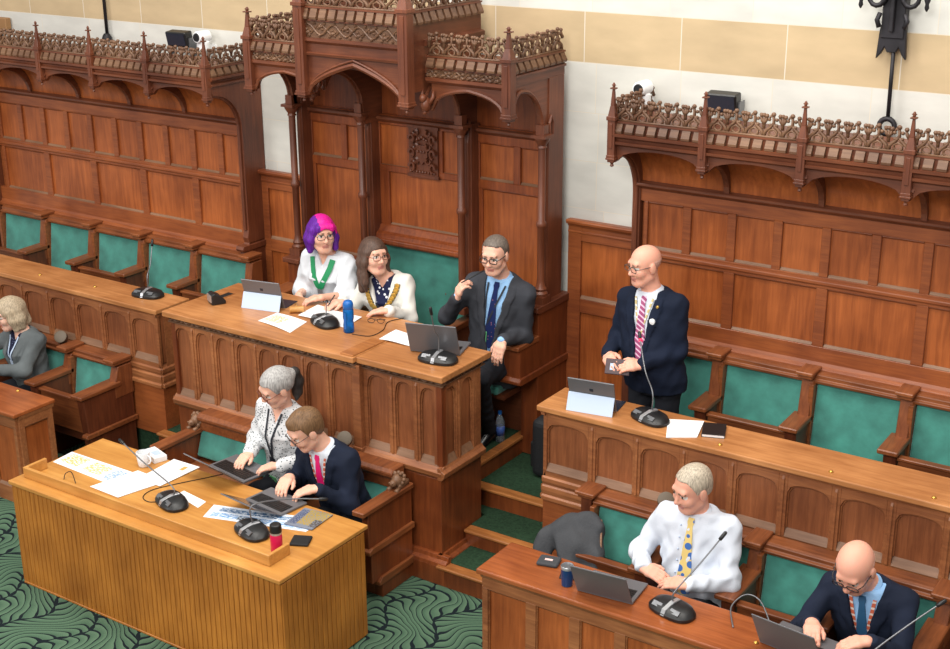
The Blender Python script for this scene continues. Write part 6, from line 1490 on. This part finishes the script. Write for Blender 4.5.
# --- white shirt man
wl, wrr = at(688, 585, .70), at(643, 567, .705)
ws = person('man in white shirt and yellow dotted tie seated behind the reddish front desk', (2.85, .05, .47), (2.85, .01, 1.00), (.06, -1, 0), (2.84, -.055, 1.135), (-.42, -.86, -.30), hup=(0, -.2, 1), skin='pink', bulk=1.12, belly=.04, sw=.172, hs=1.12,
    hands=[dict(side='R', w=wrr, d=unit(at(675, 584, .68) - wrr), b=(.1, -.45, .9), hint=(-.6, .4, -.7), curl=.32), dict(side='L', w=wl, d=unit(at(650, 580, .68) - wl), b=(.1, -.35, .95), hint=(.6, .4, -.7), curl=.3)],
    top=('white_shirt', .95), sleeve='full', wrinkle=.006, hair='cropped', hairmat='hair_sandy', legs=seated_legs((2.85, .05, .45), (0, -1), .48, .08, reach=.42))
tie(ws, 'tie_yellow', .74, .044, 'yellow tie with blue dots')
for u in (.86, .74, .62, .50, .38):
    p = surf(ws, ws.shirtf, -.055, u); build('button', MB().ball(p + ws.R[1] * .004, .0055, 8, 6), M['pale_panel'], ws.o, smooth=True)
# --- bald man lower right
bm_ = person('bald man in navy suit and blue tie bent over a laptop at the lower right', (3.87, .06, .42), (3.835, -.10, .905), (-.02, -1, 0), (3.80, -.215, 1.025), (-.10, -.80, -.60), hup=(0, -.5, 1), skin='pink', bulk=1.06, belly=.02, sw=.178, hs=1.16,
    hands=[dict(side='R', w=at(812, 622, .79), d=(.35, -.92, -.15), b=(0, -.15, 1), hint=(-.5, .5, -.8), curl=.42), dict(side='L', w=at(868, 641, .79), d=(-.80, -.55, -.15), b=(0, -.1, 1), hint=(.5, .5, -.8), curl=.42)],
    top=('blue_shirt', .97), jacket='navy', vdepth=.60, vw=.09, glasses=('glasses', .0026), hair='fringe', hairmat='stubble', legs=seated_legs((3.87, .06, .42), (0, -1), .47, .08, reach=.42))
tie(bm_, 'tie_blue', .60, .038, 'plain blue tie'); lanyard(bm_, 'lanyard_orange', .28, .009, .062)
# --- woman in grey
lw = person('woman with fair shoulder-length hair in a grey cardigan at the far left', (-2.78, .07, .46), (-2.81, .035, .935), (-.08, -1, 0), (-2.855, -.03, 1.065), (-.34, -.92, -.24), hup=(0, -.2, 1), sex='f', skin='pale', bulk=1.08, sw=.152, hs=1.06,
    hands=[dict(side='R', w=(-3.0, -.30, .68), d=(.5, -.8, -.1), b=(0, -.1, 1), hint=(-1, .1, -.3)), dict(side='L', w=(-2.80, -.29, .70), d=(-.85, -.5, -.1), b=(0, -.1, 1), hint=(.9, .2, -.4))],
    top=('navy_floral', .5), jacket='grey_knit', vdepth=.75, vw=.075, collar=.16, glasses=('glasses_brown', .0024), hair='loose', hairmat='hair_blond', legs=seated_legs((-2.78, .07, .46), (0, -1), .48, .08, reach=.42))
lanyard(lw, 'pale_panel', .55, .006, .055, badge='pale_panel')
# --- jacket draped over the aisle seat
f = Field(); f.chain([(1.955, -.10, .60), (2.05, -.02, .685), (2.16, .05, .70), (2.24, .04, .675)], [.040, .042, .042, .036], .05)
f.chain([(2.06, -.02, .65), (2.12, -.10, .56), (2.16, -.18, .49)], [.05, .06, .06], .06); f.chain([(2.20, .02, .66), (2.26, -.07, .56), (2.30, -.14, .49)], [.045, .045, .045], .06)
f.chain([(1.955, -.10, .60), (1.96, -.13, .54), (2.0, -.17, .49)], [.04, .036, .036], .05); f.ell((2.13, -.05, .58), (.11, .08, .09), None, .06)
def dj(v): return v + .010 * np.stack([np.sin(v[:, 2] * 42 + v[:, 0] * 20), np.sin(v[:, 0] * 46 + v[:, 2] * 18), .5 * np.sin(v[:, 1] * 40)], 1)
j = field_object('draped_jacket', [(f, .009)], [M['dark_cloth']], None, V(2.1, -.05, .45), disp=dj); tag(j, 'dark grey jacket draped over the aisle-end seat of the right front row', 'jacket')
build('lining_edge', MB().tube([(2.16, .085, .735), (2.235, .06, .715), (2.295, -.05, .60), (2.34, -.12, .50)], .007, 8), M['sill'], j, smooth=True)
# ------------------------------------------------------------------ light
w = bpy.data.worlds.new('hall_daylight'); scene.world = w; w.use_nodes = True
bg = w.node_tree.nodes['Background']; bg.inputs['Color'].default_value = (1.0, .97, .93, 1); bg.inputs['Strength'].default_value = .46
def area(name, loc, target, size, power, colr=(1, 1, 1), sy=None):
    l = bpy.data.lights.new(name, 'AREA'); l.energy = power; l.color = colr; l.size = size
    if sy: l.shape = 'RECTANGLE'; l.size_y = sy
    o = bpy.data.objects.new(name, l); col.objects.link(o); o.location = loc
    d = Vector(target) - Vector(loc); o.rotation_euler = d.to_track_quat('-Z', 'Y').to_euler()
    return o
area('hall_window_light', (3.5, -9, 7.5), (0, 0, 1), 5, 640, (1, .97, .93), 4)
area('hall_window_light', (-5.5, -8, 7), (0, 0, 1), 4, 330, (1, .98, .96), 4)
area('ceiling_lamp_light', (0, -1.5, 7.5), (0, -.6, 0), 5, 330, (1, .95, .88), 3)
area('ceiling_lamp_light', (4.2, -.5, 6.5), (3.2, .2, 0), 2.5, 120, (1, .95, .88))
scene.view_settings.view_transform = 'Standard'; scene.view_settings.look = 'None'
scene.view_settings.gamma = 1; scene.view_settings.use_curve_mapping = False
scene.view_settings.exposure = 0.12
